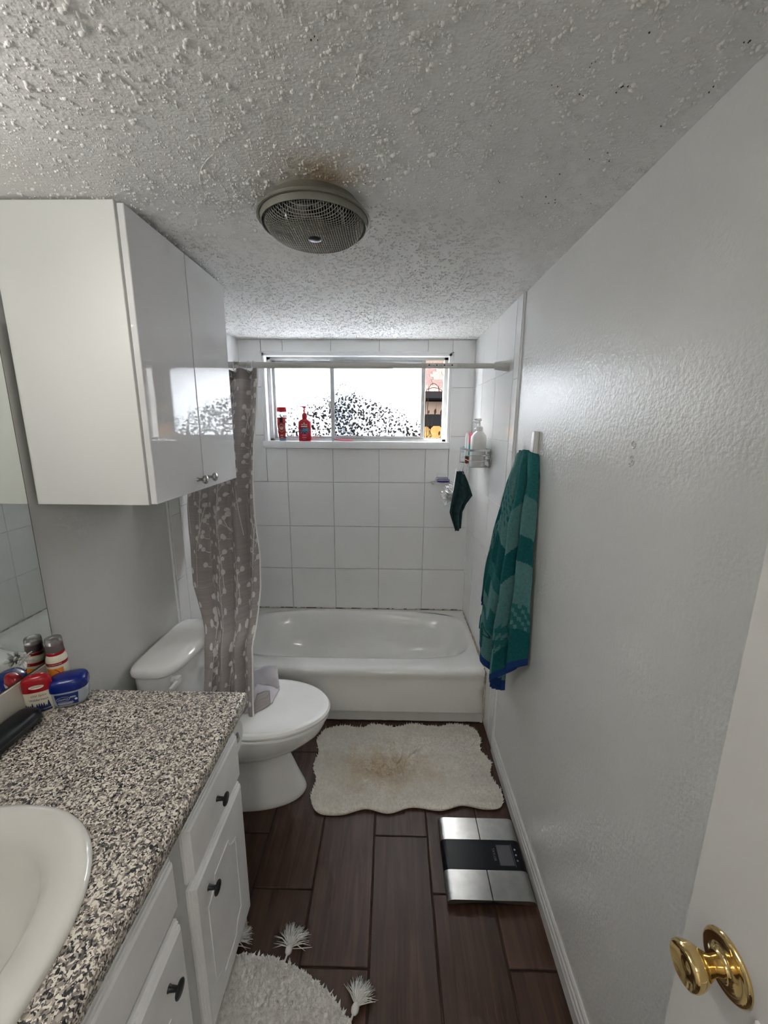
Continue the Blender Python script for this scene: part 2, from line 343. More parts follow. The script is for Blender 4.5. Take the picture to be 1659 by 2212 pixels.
# ------------------------------------------------------------------ geometry helpers
class MB:
    def __init__(s):
        s.v = []; s.f = []; s.mi = []
    def add(s, vs, fs, mi=0):
        o = len(s.v)
        s.v += [tuple(x) for x in vs]
        for f in fs:
            s.f.append(tuple(i + o for i in f)); s.mi.append(mi)
        return s
    def box(s, x0, x1, y0, y1, z0, z1, mi=0):
        v = [(x0, y0, z0), (x1, y0, z0), (x1, y1, z0), (x0, y1, z0), (x0, y0, z1), (x1, y0, z1), (x1, y1, z1), (x0, y1, z1)]
        return s.add(v, [(0, 3, 2, 1), (4, 5, 6, 7), (0, 1, 5, 4), (1, 2, 6, 5), (2, 3, 7, 6), (3, 0, 4, 7)], mi)
    def rbox(s, x0, x1, y0, y1, z0, z1, r=0.004, seg=2, mi=0):
        bm = bmesh.new()
        bmesh.ops.create_cube(bm, size=1.0)
        for v in bm.verts:
            v.co = Vector(((x0 + x1) / 2 + v.co.x * (x1 - x0), (y0 + y1) / 2 + v.co.y * (y1 - y0), (z0 + z1) / 2 + v.co.z * (z1 - z0)))
        bmesh.ops.bevel(bm, geom=bm.edges[:], offset=r, segments=seg, profile=0.5, affect='EDGES')
        bm.verts.index_update()
        s.add([v.co[:] for v in bm.verts], [[v.index for v in f.verts] for f in bm.faces], mi)
        bm.free()
        return s
    def loft(s, rings, cap0=True, cap1=True, closed=True, mi=0):
        n = len(rings[0]); vs = [p for r in rings for p in r]; fs = []
        for k in range(len(rings) - 1):
            for i in range(n if closed else n - 1):
                j = (i + 1) % n
                fs.append((k * n + i, k * n + j, (k + 1) * n + j, (k + 1) * n + i))
        if cap0: fs.append(tuple(range(n))[::-1])
        if cap1: fs.append(tuple(range((len(rings) - 1) * n, len(rings) * n)))
        return s.add(vs, fs, mi)
    def lathe(s, prof, c=(0, 0, 0), axis='Z', n=24, cap0=True, cap1=True, mi=0, sy=1.0):
        rings = []
        for r, h in prof:
            ring = []
            for i in range(n):
                a = 2 * PI * i / n; p, q = r * math.cos(a), r * math.sin(a) * sy
                d = {'Z': (p, q, h), 'X': (h, p, q), 'Y': (q, h, p), '-X': (-h, q, p)}[axis]
                ring.append((c[0] + d[0], c[1] + d[1], c[2] + d[2]))
            rings.append(ring)
        return s.loft(rings, cap0, cap1, mi=mi)
    def tube(s, pts, r, n=8, closed=False, mi=0):
        P = [Vector(p) for p in pts]; K = len(P)
        rr = r if isinstance(r, (list, tuple)) else [r] * K
        rings = []; pu = None
        for k in range(K):
            a = P[(k - 1) % K] if (k > 0 or closed) else P[k]
            b = P[(k + 1) % K] if (k < K - 1 or closed) else P[k]
            t = (b - a).normalized()
            if pu is None:
                pu = Vector((0, 0, 1)) if abs(t.z) < 0.9 else Vector((1, 0, 0))
            u = pu - t * pu.dot(t)
            if u.length < 1e-6: u = t.orthogonal()
            u.normalize(); w = t.cross(u); pu = u
            rings.append([P[k] + (u * math.cos(2 * PI * i / n) + w * math.sin(2 * PI * i / n)) * rr[k] for i in range(n)])
        if closed: rings.append(rings[0])
        return s.loft(rings, not closed, not closed, mi=mi)
    def grid(s, fn, nu, nv, mi=0, mfn=None):
        o = len(s.v)
        for j in range(nv + 1):
            for i in range(nu + 1):
                s.v.append(tuple(fn(i / nu, j / nv)))
        for j in range(nv):
            for i in range(nu):
                a = o + j * (nu + 1) + i
                s.f.append((a, a + 1, a + nu + 2, a + nu + 1))
                s.mi.append(mfn((i + .5) / nu, (j + .5) / nv) if mfn else mi)
        return s
    def build(s, name, mat, parent=None, smooth=35, kind=None):
        me = bpy.data.meshes.new(name)
        me.from_pydata(s.v, [], s.f)
        for mm in (mat if isinstance(mat, (list, tuple)) else [mat]):
            me.materials.append(M[mm] if isinstance(mm, str) else mm)
        if any(s.mi): me.polygons.foreach_set('material_index', s.mi)
        if smooth:
            me.polygons.foreach_set('use_smooth', [True] * len(me.polygons))
            if smooth < 180: me.set_sharp_from_angle(angle=math.radians(smooth))
        me.update()
        o = bpy.data.objects.new(name, me)
        col.objects.link(o)
        if parent is not None:
            o.parent = parent
            w = Vector((0, 0, 0)); q = parent
            while q is not None:
                w += q.location; q = q.parent
            o.location = -w
        if kind: o['kind'] = kind
        return o

def tag(o, label, cat, group=None):
    o['label'] = label; o['category'] = cat
    if group: o['group'] = group
    return o

def thing(name, label, cat, loc, group=None):
    o = bpy.data.objects.new(name, None)
    o.location = loc; o.empty_display_size = 0.05
    col.objects.link(o)
    return tag(o, label, cat, group)

def struct(o):
    o['kind'] = 'structure'
    return o

def box(name, mat, parent, x0, x1, y0, y1, z0, z1, r=0.0, seg=2):
    b = MB()
    if r: b.rbox(x0, x1, y0, y1, z0, z1, r, seg)
    else: b.box(x0, x1, y0, y1, z0, z1)
    return b.build(name, mat, parent)

def sring(cx, cy, ax, ay, z, n=2.0, K=64, x0cut=None):
    out = []
    for i in range(K):
        a = 2 * PI * i / K; c, s_ = math.cos(a), math.sin(a)
        x = cx + ax * math.copysign(abs(c) ** (2 / n), c); y = cy + ay * math.copysign(abs(s_) ** (2 / n), s_)
        if x0cut is not None: x = max(x, x0cut)
        out.append((x, y, z))
    return out

def rectring(x0, x1, y0, y1, z, K=64, cx=None, cy=None):
    """rectangle sampled at the angles of sring, corners snapped in"""
    cx = (x0 + x1) / 2 if cx is None else cx; cy = (y0 + y1) / 2 if cy is None else cy
    out = []
    for i in range(K):
        a = 2 * PI * i / K; c, s_ = math.cos(a), math.sin(a)
        tx = ((x1 - cx) / c if c > 1e-9 else (x0 - cx) / c if c < -1e-9 else 1e9)
        ty = ((y1 - cy) / s_ if s_ > 1e-9 else (y0 - cy) / s_ if s_ < -1e-9 else 1e9)
        t = min(tx, ty)
        out.append([cx + c * t, cy + s_ * t, z])
    for X in (x0, x1):
        for Y in (y0, y1):
            k = min(range(K), key=lambda q: (out[q][0] - X) ** 2 + (out[q][1] - Y) ** 2)
            out[k][0], out[k][1] = X, Y
    return out

def text_geo(body, size, align='CENTER', italic=0.0):
    cu = bpy.data.curves.new('lettering_tmp', 'FONT')
    cu.body = body; cu.size = size; cu.align_x = align; cu.align_y = 'CENTER'; cu.resolution_u = 2; cu.shear = italic
    o = bpy.data.objects.new('lettering_tmp', cu); col.objects.link(o)
    dg = bpy.context.evaluated_depsgraph_get()
    me = o.evaluated_get(dg).to_mesh()
    vs = [v.co[:2] for v in me.vertices]; fs = [tuple(p_.vertices) for p_ in me.polygons]
    o.evaluated_get(dg).to_mesh_clear()
    bpy.data.objects.remove(o); bpy.data.curves.remove(cu)
    return vs, fs

def lettering(name, body, size, mat, parent, mapfn, italic=0.0):
    vs, fs = text_geo(body, size, italic=italic)
    b = MB(); b.add([mapfn(x, y) for x, y in vs], fs)
    return b.build(name, mat, parent, smooth=0)

def spline(pts, n):
    """Catmull-Rom through pts (tuples), n samples"""
    P = [Vector(p) for p in pts]; P = [P[0] * 2 - P[1]] + P + [P[-1] * 2 - P[-2]]
    out = []; segs = len(P) - 3
    for i in range(n):
        t = i / (n - 1) * segs; k = min(int(t), segs - 1); f = t - k
        a, b, c, d = P[k:k + 4]
        out.append(0.5 * ((2 * b) + (c - a) * f + (2 * a - 5 * b + 4 * c - d) * f * f + (3 * b - a - 3 * c + d) * f ** 3))
    return out

def lerp(a, b, t): return a + (b - a) * t
def interp(x, xs, ys): return float(np.interp(x, xs, ys))

# ------------------------------------------------------------------ room shell
XL, XR = 0.015, 1.527          # painted faces of the side walls
TL, TR = 0.025, 1.517          # tile faces
HC = 2.1276
YN = -2.95                     # near wall (with the doorway)
ZT = 0.318                     # tub rim
T = 0.3048
WX0, WX1, WZ0, WZ1 = 0.172, 1.368, 1.475, 2.045   # rough window opening

floor = struct(MB().box(-0.1, 1.65, YN - 1.35, 0.1, -0.05, -0.004).build('floor', 'fgrout'))
GAP = 0.003
xs = [0.02, 0.310, 0.5215, 0.733, 0.9445, 1.155, 1.3665, 1.527]
butt = [-1.772, -1.370, -1.566, -1.773, -1.369, -1.569, -1.766]
for k in range(7):
    y = butt[k] + 0.6096 * 3
    while y > YN - 1.0:
        y0, y1 = y - 0.6096, y
        y1 = min(y1, 0.0); y0 = max(y0, YN)
        if y1 - y0 > 0.02:
            cx, cy = (xs[k] + xs[k + 1]) / 2, (y0 + y1) / 2
            hx, hy = (xs[k + 1] - xs[k]) / 2 - GAP, (y1 - y0) / 2 - GAP
            b = MB().rbox(-hx, hx, -hy, hy, -0.008, 0.0, 0.0016, 1)
            o = b.build('plank', 'plank', None); o.parent = floor; o.location = (cx, cy, 0)
        y -= 0.6096

# ceiling slab with the sprayed texture as real relief
ceiling = struct(MB().box(-0.1, 1.65, YN - 1.35, 0.14, HC, HC + 0.06).build('ceiling', 'ceil'))
def popcorn():
    n0 = 38000
    x0 = nrg.uniform(XL, XR, n0); y0 = nrg.uniform(YN, 0.0, n0)
    d = (np.sin(x0 * 23 + 3 * np.sin(y0 * 11)) * np.sin(y0 * 19 + 2 * np.sin(x0 * 17)) + 1) / 2
    keep = nrg.uniform(0, 1, n0) < 0.6 + 0.4 * d              # the spray lands unevenly
    x0, y0 = x0[keep], y0[keep]
    r0 = np.clip(nrg.lognormal(math.log(0.00195), 0.38, len(x0)), 0.0012, 0.0055)
    cnt = nrg.randint(1, 5, len(x0))                          # each spatter is a small lumpy clump
    idx = np.repeat(np.arange(len(x0)), cnt); n = len(idx)
    x = x0[idx] + nrg.normal(0, 1, n) * r0[idx] * 0.95; y = y0[idx] + nrg.normal(0, 1, n) * r0[idx] * 0.95
    ok = (np.hypot(x - 0.803, y + 1.56) > 0.118) & (x > XL) & (x < XR) & (y < 0)
    idx, x, y = idx[ok], x[ok], y[ok]; n = len(x)
    r = r0[idx] * nrg.uniform(0.55, 1.05, n)
    h = r * nrg.uniform(0.7, 1.35, n)
    K = 6
    verts = np.zeros((n, 2 * K + 1, 3), np.float32)
    ph = nrg.uniform(0, 2 * PI, n); ecc = nrg.uniform(0.7, 1.4, n)
    for i in range(K):
        a = ph + 2 * PI * i / K
        j = nrg.uniform(0.8, 1.2, n)
        for lay, (rf, hf) in enumerate(((1.0, -0.02), (0.78, 0.62))):
            verts[:, lay * K + i, 0] = x + np.cos(a) * r * rf * j * ecc
            verts[:, lay * K + i, 1] = y + np.sin(a) * r * rf * j / ecc
            verts[:, lay * K + i, 2] = HC - h * hf
    verts[:, 2 * K, 0] = x + nrg.uniform(-.2, .2, n) * r; verts[:, 2 * K, 1] = y + nrg.uniform(-.2, .2, n) * r; verts[:, 2 * K, 2] = HC - h
    tri = []
    for i in range(K):
        j = (i + 1) % K
        tri += [(i, K + j, j), (i, K + i, K + j), (K + i, 2 * K, K + j)]
    tri = np.array(tri, np.int32)
    F = (tri[None] + (np.arange(n, dtype=np.int32) * (2 * K + 1))[:, None, None]).reshape(-1, 3)
    me = bpy.data.meshes.new('popcorn_texture')
    me.vertices.add(n * (2 * K + 1)); me.vertices.foreach_set('co', verts.ravel())
    me.loops.add(F.size); me.loops.foreach_set('vertex_index', F.ravel())
    me.polygons.add(len(F)); me.polygons.foreach_set('loop_start', np.arange(0, F.size, 3, dtype=np.int32))
    me.polygons.foreach_set('use_smooth', np.ones(len(F), bool))
    me.materials.append(M['ceil']); me.update(); me.validate()
    o = bpy.data.objects.new('popcorn_texture', me); col.objects.link(o); o.parent = ceiling; o['kind'] = 'stuff'
popcorn()
sp_ = MB()
for k in range(90):
    x, y = rng.uniform(0.85, 1.50), rng.uniform(-2.45, -1.55)
    if rng.random() > (x - 0.75) / 0.75: continue
    for q in range(rng.choice((1, 1, 2, 3))):
        xx, yy, rr = x + rng.uniform(-.008, .008), y + rng.uniform(-.008, .008), rng.uniform(.0007, .0016)
        sp_.lathe([(rr, HC - .0012), (rr * .6, HC - .0024)], (xx, yy, 0), n=6)
sp_.build('mildew_specks', pmat('ceiling_mildew', (0.06, 0.055, 0.05), 0.9), ceiling, kind='stuff')
# raised ring left where an older, larger fixture was cut in
MB().tube([(0.76 + 0.20 * math.cos(a), -1.60 + 0.19 * math.sin(a), HC - 0.0003) for a in np.linspace(PI * 0.72, PI * 1.30, 30)], 0.0010, 6).build('paint_ridge', 'ceil', ceiling)

# back wall (thick, with the window opening) and its tiles
bw = MB()
BY0, BY1 = 0.008, 0.14
bw.box(-0.1, WX0, BY0, BY1, 0, HC); bw.box(WX1, 1.65, BY0, BY1, 0, HC)
bw.box(WX0, WX1, BY0, BY1, 0, WZ0); bw.box(WX0, WX1, BY0, BY1, WZ1, HC)
wall_back = struct(bw.build('wall_back', 'grout', smooth=0))
tcache = {}
def tile_mesh(w, h, mat='tile'):
    key = (round(w, 4), round(h, 4), mat)
    if key not in tcache:
        me = MB().rbox(-w / 2, w / 2, -h / 2, h / 2, 0.0, 0.0085, 0.0009, 1)
        o = me.build('tile', mat); tcache[key] = o.data; bpy.data.objects.remove(o)
    return tcache[key]
def tile(name, parent, u0, u1, z0, z1, face):
    w, h = u1 - u0 - 0.003, z1 - z0 - 0.003
    if w < 0.006 or h < 0.006: return
    o = bpy.data.objects.new(name, tile_mesh(w, h)); col.objects.link(o); o.parent = parent
    uc, zc = (u0 + u1) / 2, (z0 + z1) / 2
    jit = lambda: rng.uniform(-0.0006, 0.0006)
    if face == 'back': o.location = (uc, 0.0085, zc); o.rotation_euler = (PI / 2 + jit(), 0, jit())
    if face == 'right': o.location = (TR + 0.0085, uc, zc); o.rotation_euler = (PI / 2 + jit(), 0, -PI / 2 + jit())
    if face == 'left': o.location = (TL - 0.0085, uc, zc); o.rotation_euler = (PI / 2 + jit(), 0, PI / 2 + jit())
cols_ = [TL, T, 2 * T, 3 * T, 4 * T, TR]
rows_ = [ZT + k * T for k in range(6)] + [HC]
OX0, OX1, OZ0, OZ1 = WX0 - 0.004, WX1 + 0.004, 1.456, WZ1 + 0.004
for i in range(5):
    for j in range(6):
        x0, x1, z0, z1 = cols_[i], cols_[i + 1], rows_[j], rows_[j + 1]
        if x1 > OX0 and x0 < OX1 and z1 > OZ0 and z0 < OZ1:     # cut around the window
            a, b = max(x0, OX0), min(x1, OX1)
            if x0 < OX0 - 0.01: tile('tile', wall_back, x0, OX0, z0, z1, 'back'); 
            if x1 > OX1 + 0.01: tile('tile', wall_back, OX1, x1, z0, z1, 'back')
            if z0 < OZ0 - 0.01: tile('tile', wall_back, a, b, z0, OZ0, 'back')
            if z1 > OZ1 + 0.01: tile('tile', wall_back, a, b, OZ1, z1, 'back')
        else:
            tile('tile', wall_back, x0, x1, z0, z1, 'back')
# corner beads of the alcove and the old caulk line above the tub
for X in (TL + 0.002, TR - 0.002):
    MB().tube([(X, -0.002, ZT + 0.002), (X, -0.002, HC)], 0.004, 6).build('corner_caulk', 'tile', wall_back)
cl = [(TL + 0.01 + 1.47 * k / 90, -0.002, ZT + 0.004 + rng.uniform(-.0015, .0015)) for k in range(91)]
MB().tube(cl, [0.004 + rng.uniform(-0.0018, 0.002) for _ in cl], 6).build('tub_caulk', 'caulk', wall_back)
dk = MB()
for k in range(26):
    x = rng.uniform(TL + 0.02, TR - 0.05); w = rng.uniform(0.01, 0.07)
    dk.box(x, min(x + w, TR - 0.01), -0.0055, -0.001, ZT + 0.0045, ZT + 0.0085)
dk.build('mildew_line', pmat('mildew', (0.05, 0.04, 0.03), 0.9, vary=(40, 0.5)), wall_back, smooth=0)

# right wall with tiles, trim tiles, paint scars
wall_right = struct(MB().box(XR, XR + 0.1, YN, 0.14, 0, HC).build('wall_right', 'wall', smooth=0))
MB().box(TR + 0.0015, XR + 0.001, -0.918, 0.01, 0.0, HC).build('grout_bed', 'grout', wall_right, smooth=0)
ys_r = [-0.838, -0.541, -0.236, 0.0]
for i in range(3):
    for j in range(6):
        tile('tile', wall_right, ys_r[i], ys_r[i + 1], rows_[j], rows_[j + 1], 'right')
tile('tile', wall_right, -0.838, -0.735, 0.002, ZT, 'right')
ztr = [0.002, 0.29, 0.59, 0.894, 1.196, 1.497, 1.80, HC]
for j in range(7):
    tile('trim_tile', wall_right, -0.914, -0.841, ztr[j], ztr[j + 1], 'right')
MB().tube([(XR - 0.003, -0.919, 0.06), (XR - 0.003, -0.919, HC)], 0.005, 8).build('trim_bead', 'trimw', wall_right)
sc_ = MB()
for (y, z, rr) in ((-1.772, 1.568, 0.0085), (-1.772, 1.538, 0.006), (-1.776, 1.530, 0.0065), (-1.768, 1.524, 0.004)):
    sc_.tube([(XR - 0.0008, y + rr * math.cos(a) * 0.8, z + rr * math.sin(a)) for a in np.linspace(0, 2 * PI, 12)[:-1]], [0.0016 + 0.0008 * math.sin(3 * a) for a in np.linspace(0, 2 * PI, 12)[:-1]], 6, closed=True)
sc_.build('adhesive_residue', 'wall', wall_right)

# left wall
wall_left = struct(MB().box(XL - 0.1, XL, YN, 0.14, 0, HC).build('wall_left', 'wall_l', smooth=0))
MB().box(XL - 0.001, TL - 0.0015, -0.965, 0.01, 0.0, HC).build('grout_bed', 'grout', wall_left, smooth=0)
ys_l = [-0.872, -0.567, -0.262, 0.0]
for i in range(3):
    for j in range(6):
        tile('tile', wall_left, ys_l[i], ys_l[i + 1], rows_[j], rows_[j + 1], 'left')
tile('tile', wall_left, -0.872, -0.735, 0.002, ZT, 'left')
ztl = [0.002, 0.30, 0.605, 0.905, 1.205, 1.51, 1.81, HC]
for j in range(7):
    tile('trim_tile', wall_left, -0.960, -0.875, ztl[j], ztl[j + 1], 'left')
MB().tube([(XL + 0.003, -0.966, 0.06), (XL + 0.003, -0.966, HC)], 0.005, 8).build('trim_bead', 'trimw', wall_left)

# near wall with the doorway the picture was taken from, and the hall behind it
nw = MB(); nw.box(-0.1, 0.70, YN - 0.1, YN, 0, HC); nw.box(1.50, 1.65, YN - 0.1, YN, 0, HC); nw.box(0.70, 1.50, YN - 0.1, YN, 2.04, HC)
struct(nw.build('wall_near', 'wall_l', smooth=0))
hw = MB(); hw.box(-0.1, 1.65, YN - 1.4, YN - 1.3, 0, HC); hw.box(-0.2, -0.1, YN - 1.4, YN, 0, HC); hw.box(1.65, 1.75, YN - 1.4, YN, 0, HC)
struct(hw.build('wall_hall', 'halls', smooth=0))

hl = thing('hall_fill_light', 'round fill lamp added out of view in the hall behind the doorway', 'lamp', (1.05, YN - 0.65, HC))  # unseen lamp added as soft fill from the camera side
MB().lathe([(.16, 0), (.16, -.02), (.15, -.025)], (1.05, YN - 0.65, HC), n=32).build('fill_lamp_base', 'whitep', hl)
MB().lathe([(.145 * math.cos(a), -.025 - .07 * math.sin(a)) for a in np.linspace(0, PI / 2 - .02, 9)], (1.05, YN - 0.65, HC), n=32).build('fill_lamp_shade', 'glow_fill', hl, smooth=180)
# baseboard along the right wall: stepped moulding
def baseprof(y):
    pr = [(XR, 0), (XR - 0.014, 0), (XR - 0.014, 0.045), (XR - 0.011, 0.052), (XR - 0.011, 0.062), (XR - 0.007, 0.068), (XR - 0.007, 0.078), (XR - 0.003, 0.085), (XR, 0.085)]
    return [(x, y, z) for x, z in pr]
struct(MB().loft([baseprof(-0.924), baseprof(YN)]).build('baseboard_right', 'base', smooth=20))

# ------------------------------------------------------------------ window
win = bpy.data.objects.new('window_1', None); win.location = (0.77, 0.05, WZ0); col.objects.link(win); struct(win)
rv = MB()
rv.box(WX0, WX0 + 0.014, -0.006, 0.125, 1.502, WZ1); rv.box(WX1 - 0.014, WX1, -0.006, 0.125, 1.502, WZ1); rv.box(WX0, WX1, -0.006, 0.125, WZ1 - 0.014, WZ1)
rv.build('window_reveal', 'trimw', win, smooth=0)
cs = MB()
for (a, b_, c, d) in ((WX0 - 0.012, WX0, 1.50, WZ1 + 0.012), (WX1, WX1 + 0.012, 1.50, WZ1 + 0.012), (WX0 - 0.012, WX1 + 0.012, WZ1, WZ1 + 0.012)):
    cs.rbox(a, b_, -0.005, 0.004, c, d, 0.002, 1)
cs.build('window_casing', 'trimw', win)
box('window_sill', 'trimw', win, WX0 - 0.016, WX1 + 0.004, -0.026, 0.125, 1.457, 1.502, 0.004)
FX0, FX1, FZ0, FZ1 = WX0 + 0.014, WX1 - 0.014, 1.502, WZ1 - 0.014
fr_ = MB()
fr_.box(FX0, FX0 + 0.022, 0.055, 0.12, FZ0, FZ1); fr_.box(FX1 - 0.022, FX1, 0.055, 0.12, FZ0, FZ1)
fr_.box(FX0, FX1, 0.055, 0.12, FZ1 - 0.016, FZ1); fr_.box(FX0, FX1, 0.055, 0.12, FZ0, FZ0 + 0.014)
fr_.box(FX0, FX1, 0.082, 0.088, FZ0 + 0.014, FZ0 + 0.022)
fr_.build('window_frame', 'alu', win, smooth=0)
def sash(name, x0, x1, y, z0, z1, w):
    s = MB()
    s.rbox(x0, x0 + w, y - 0.009, y + 0.009, z0, z1, 0.002, 1); s.rbox(x1 - w, x1, y - 0.009, y + 0.009, z0, z1, 0.002, 1)
    s.box(x0 + w, x1 - w, y - 0.008, y + 0.008, z0, z0 + 0.016); s.box(x0 + w, x1 - w, y - 0.008, y + 0.008, z1 - 0.016, z1)
    o = s.build(name, 'alu', win)
    MB().box(x0 + w - 0.003, x1 - w + 0.003, y - 0.002, y + 0.002, z0 + 0.013, z1 - 0.013).build('pane', 'frost', o, smooth=0)
    return o
sash('fixed_sash', FX0 + 0.020, 0.775, 0.104, FZ0 + 0.014, FZ1 - 0.014, 0.018)
sl = sash('sliding_sash', 0.592, 1.212, 0.072, FZ0 + 0.018, FZ1 - 0.014, 0.026)
la = MB(); la.rbox(0.582, 0.592, 0.052, 0.070, 1.715, 1.76, 0.002, 1); la.rbox(0.574, 0.584, 0.054, 0.062, 1.725, 1.745, 0.002, 1)
la.build('latch', 'nickel', sl)

# ------------------------------------------------------------------ outside
struct(MB().box(-6, 8, 0.14, 14, -0.12, -0.02).build('yard_ground', 'ground'))
fence = thing('yard_fence', 'tan dog-eared plank fence standing in the yard beyond the window', 'fence', (1.6, 2.2, 0))
for k in range(-16, 16):
    x0 = 1.60 + k * 0.146
    b = MB(); w = 0.142; z1 = 1.60 + rng.uniform(-0.006, 0.006)
    pr = [(0, 0), (w, 0), (w, z1 - 0.035), (w - 0.035, z1), (0.035, z1), (0, z1 - 0.035)]
    b.loft([[(x0 + x, 2.2 + rng.uniform(0, .003), z) for x, z in pr], [(x0 + x, 2.222, z) for x, z in pr]])
    b.build('board', 'fence', fence, smooth=0)
for z in (0.4, 1.3): box('rail', 'fence', fence, -0.8, 4.0, 2.222, 2.26, z, z + 0.09)
nb = thing('neighbour_house', 'pink sided house with red shingle roof beyond the fence', 'house', (2.0, 4.3, 0))
box('wall', 'siding', nb, -4, 8, 4.3, 4.4, 0, 2.02)
for k in range(-16, 32): box('siding_batten', 'siding', nb, k * 0.25 - 0.012, k * 0.25 + 0.012, 4.29, 4.302, 0.3, 2.02)
g1 = MB(); pr = [(3.96, 2.00), (3.90, 2.03), (3.90, 2.12), (4.30, 2.12), (4.30, 2.00)]
g1.loft([[(-4, y, z) for y, z in pr], [(8, y, z) for y, z in pr]]); g1.build('gutter', 'gutter', nb, smooth=0)
g2 = MB(); pr = [(4.20, 1.56), (4.16, 1.60), (4.16, 1.79), (4.31, 1.79), (4.31, 1.56)]
g2.loft([[(-4, y, z) for y, z in pr], [(8, y, z) for y, z in pr]]); g2.build('lower_trim', 'gutter', nb, smooth=0)
roof = MB().loft([[(-4, 3.92, 2.125), (-4, 7.6, 4.4), (-4, 7.6, 4.3), (-4, 4.0, 2.11)], [(8, 3.92, 2.125), (8, 7.6, 4.4), (8, 7.6, 4.3), (8, 4.0, 2.11)]]).build('roof', 'gutter', nb, smooth=0)  # dark base colour paints shadow lines into the gaps between shingles
shc = {}
ang = math.atan2(4.4 - 2.125, 7.6 - 3.92)
for r_ in range(15):
    d = r_ * 0.10
    y, z = 3.92 + d * math.cos(ang), 2.128 + d * math.sin(ang)
    x = 0.75 - (r_ * 0.37 % 0.3)
    while x < 3.0:
        w = rng.choice((0.16, 0.22, 0.30))
        w = (w, rng.choice(('shing', 'shing2')))
        if w not in shc:
            o = MB().box(0, w[0] - 0.006, 0, 0.088, 0.0, 0.010).build('shingle', w[1]); shc[w] = o.data; bpy.data.objects.remove(o)
        o = bpy.data.objects.new('shingle', shc[w]); col.objects.link(o); o.parent = roof
        wl = Vector((0, 0, 0)); o.location = (x, y, z); o.rotation_euler = (ang + 0.06, 0, 0)
        o.matrix_parent_inverse = Matrix.Identity(4)
        x += w[0]
vine = thing('dry_vine', 'dry brown vine with a few withered leaves in front of the plank fence', 'vine', (1.5, 2.13, 0))
for k in range(13):
    x = 1.18 + 0.045 * k + rng.uniform(-.03, .03); z = rng.uniform(1.25, 1.45)
    pts = [Vector((x + rng.uniform(-.05, .05), 2.13, -0.02)), Vector((x, 2.13, z - 0.5)), Vector((x, 2.13, z))]
    dx_, dz_ = rng.uniform(-.04, .04), 0.07
    for q in range(6):
        pts.append(pts[-1] + Vector((dx_ + rng.uniform(-.03, .03), rng.uniform(-.015, .015), dz_ * rng.uniform(.2, 1.1))))
    MB().tube(spline(pts, 40), 0.0035, 5).build('twig', 'vine', vine)
for (cx, w, h, z0) in ((1.475, 0.065, 0.12, 1.955), (1.485, 0.10, 0.08, 1.95)):
    MB().tube(spline([(cx - w * 1.1, 2.13, z0 - .55), (cx - w, 2.13, z0), (cx - w * .7, 2.13, z0 + h * .8), (cx, 2.13, z0 + h), (cx + w * .8, 2.13, z0 + h * .6), (cx + w * 1.2, 2.13, z0 - 0.05)], 30), 0.0035, 5).build('twig', 'vine', vine)
for (x, z, s) in ((1.42, 1.76, 0.6), (1.495, 1.765, 0.9), (1.572, 1.75, 1.3), (1.55, 1.52, 0.7)):
    lf = MB(); lf.loft([[(x + s * r * math.cos(a) * .45, 2.125 + 0.003 * q, z + s * r * math.sin(a) - 0.008 * math.cos(3 * a)) for a in np.linspace(0, 2 * PI, 9)[:-1]] for q, r in ((0, .035), (1, .035))])
    lf.build('leaf', 'vine', vine)
eave = MB().box(-1, 3, 0.15, 0.24, 2.045, 2.075).build('eave_board', 'eave'); tag(eave, 'weathered brown board under the eave just outside the window', 'eave')

# ------------------------------------------------------------------ bathtub
K = 96
tb = MB()
bx0, bx1, by1 = TL + 0.002, TR - 0.003, -0.004
cx, cy, ax, ay = 0.772, -0.328, 0.716, 0.290
R = lambda yf, z, i=0.0: rectring(bx0 + i, bx1 - i, yf, by1 - i, z, K, cx, cy)
rings = [R(-0.728, 0.0), R(-0.728, 0.055), R(-0.735, 0.062), R(-0.737, 0.07), R(-0.728, 0.20), R(-0.722, 0.245), R(-0.727, 0.268), R(-0.731, 0.285), R(-0.728, 0.300), R(-0.715, 0.312), R(-0.695, ZT - 0.001), R(-0.670, ZT)]
rings += [sring(cx, cy, ax + 0.012, ay + 0.010, ZT, 4.2, K), sring(cx, cy, ax, ay, ZT - 0.003, 4.0, K), sring(cx, cy, ax - 0.014, ay - 0.012, ZT - 0.018, 3.8, K)]
for f_, z in ((0.05, 0.24), (0.085, 0.16), (0.12, 0.09), (0.17, 0.055), (0.26, 0.045)):
    rings.append(sring(cx, cy, ax - f_ * 1.25, ay - f_ * 0.62, z, 3.4, K))
tb.loft(rings, cap0=True, cap1=True)
tub = thing('bathtub', 'white enamel alcove bathtub with rounded apron under the window', 'bathtub', (0.77, -0.37, 0))
tb.build('tub_body', 'tub', tub, smooth=50)
kb = MB(); kb.tube([(bx1 - 0.002, -0.05 - 0.66 * k / 40, ZT + 0.003 + rng.uniform(-.001, .001)) for k in range(41)], [0.0045 + rng.uniform(-.002, .002) for _ in range(41)], 6)
kb.tube([(bx1 - 0.001, -0.735 + rng.uniform(-.001, .001), ZT - 0.01 - 0.27 * k / 30) for k in range(31)], [0.0045 + rng.uniform(-.002, .002) for _ in range(31)], 6)
kb.build('side_caulk', 'caulk', tub)
kf = MB(); kf.tube([(0.5 + 1.0 * k / 40, -0.731, 0.003 + rng.uniform(-.001, .001)) for k in range(41)], 0.004, 6)
kf.build('floor_caulk', 'fgrout', tub)

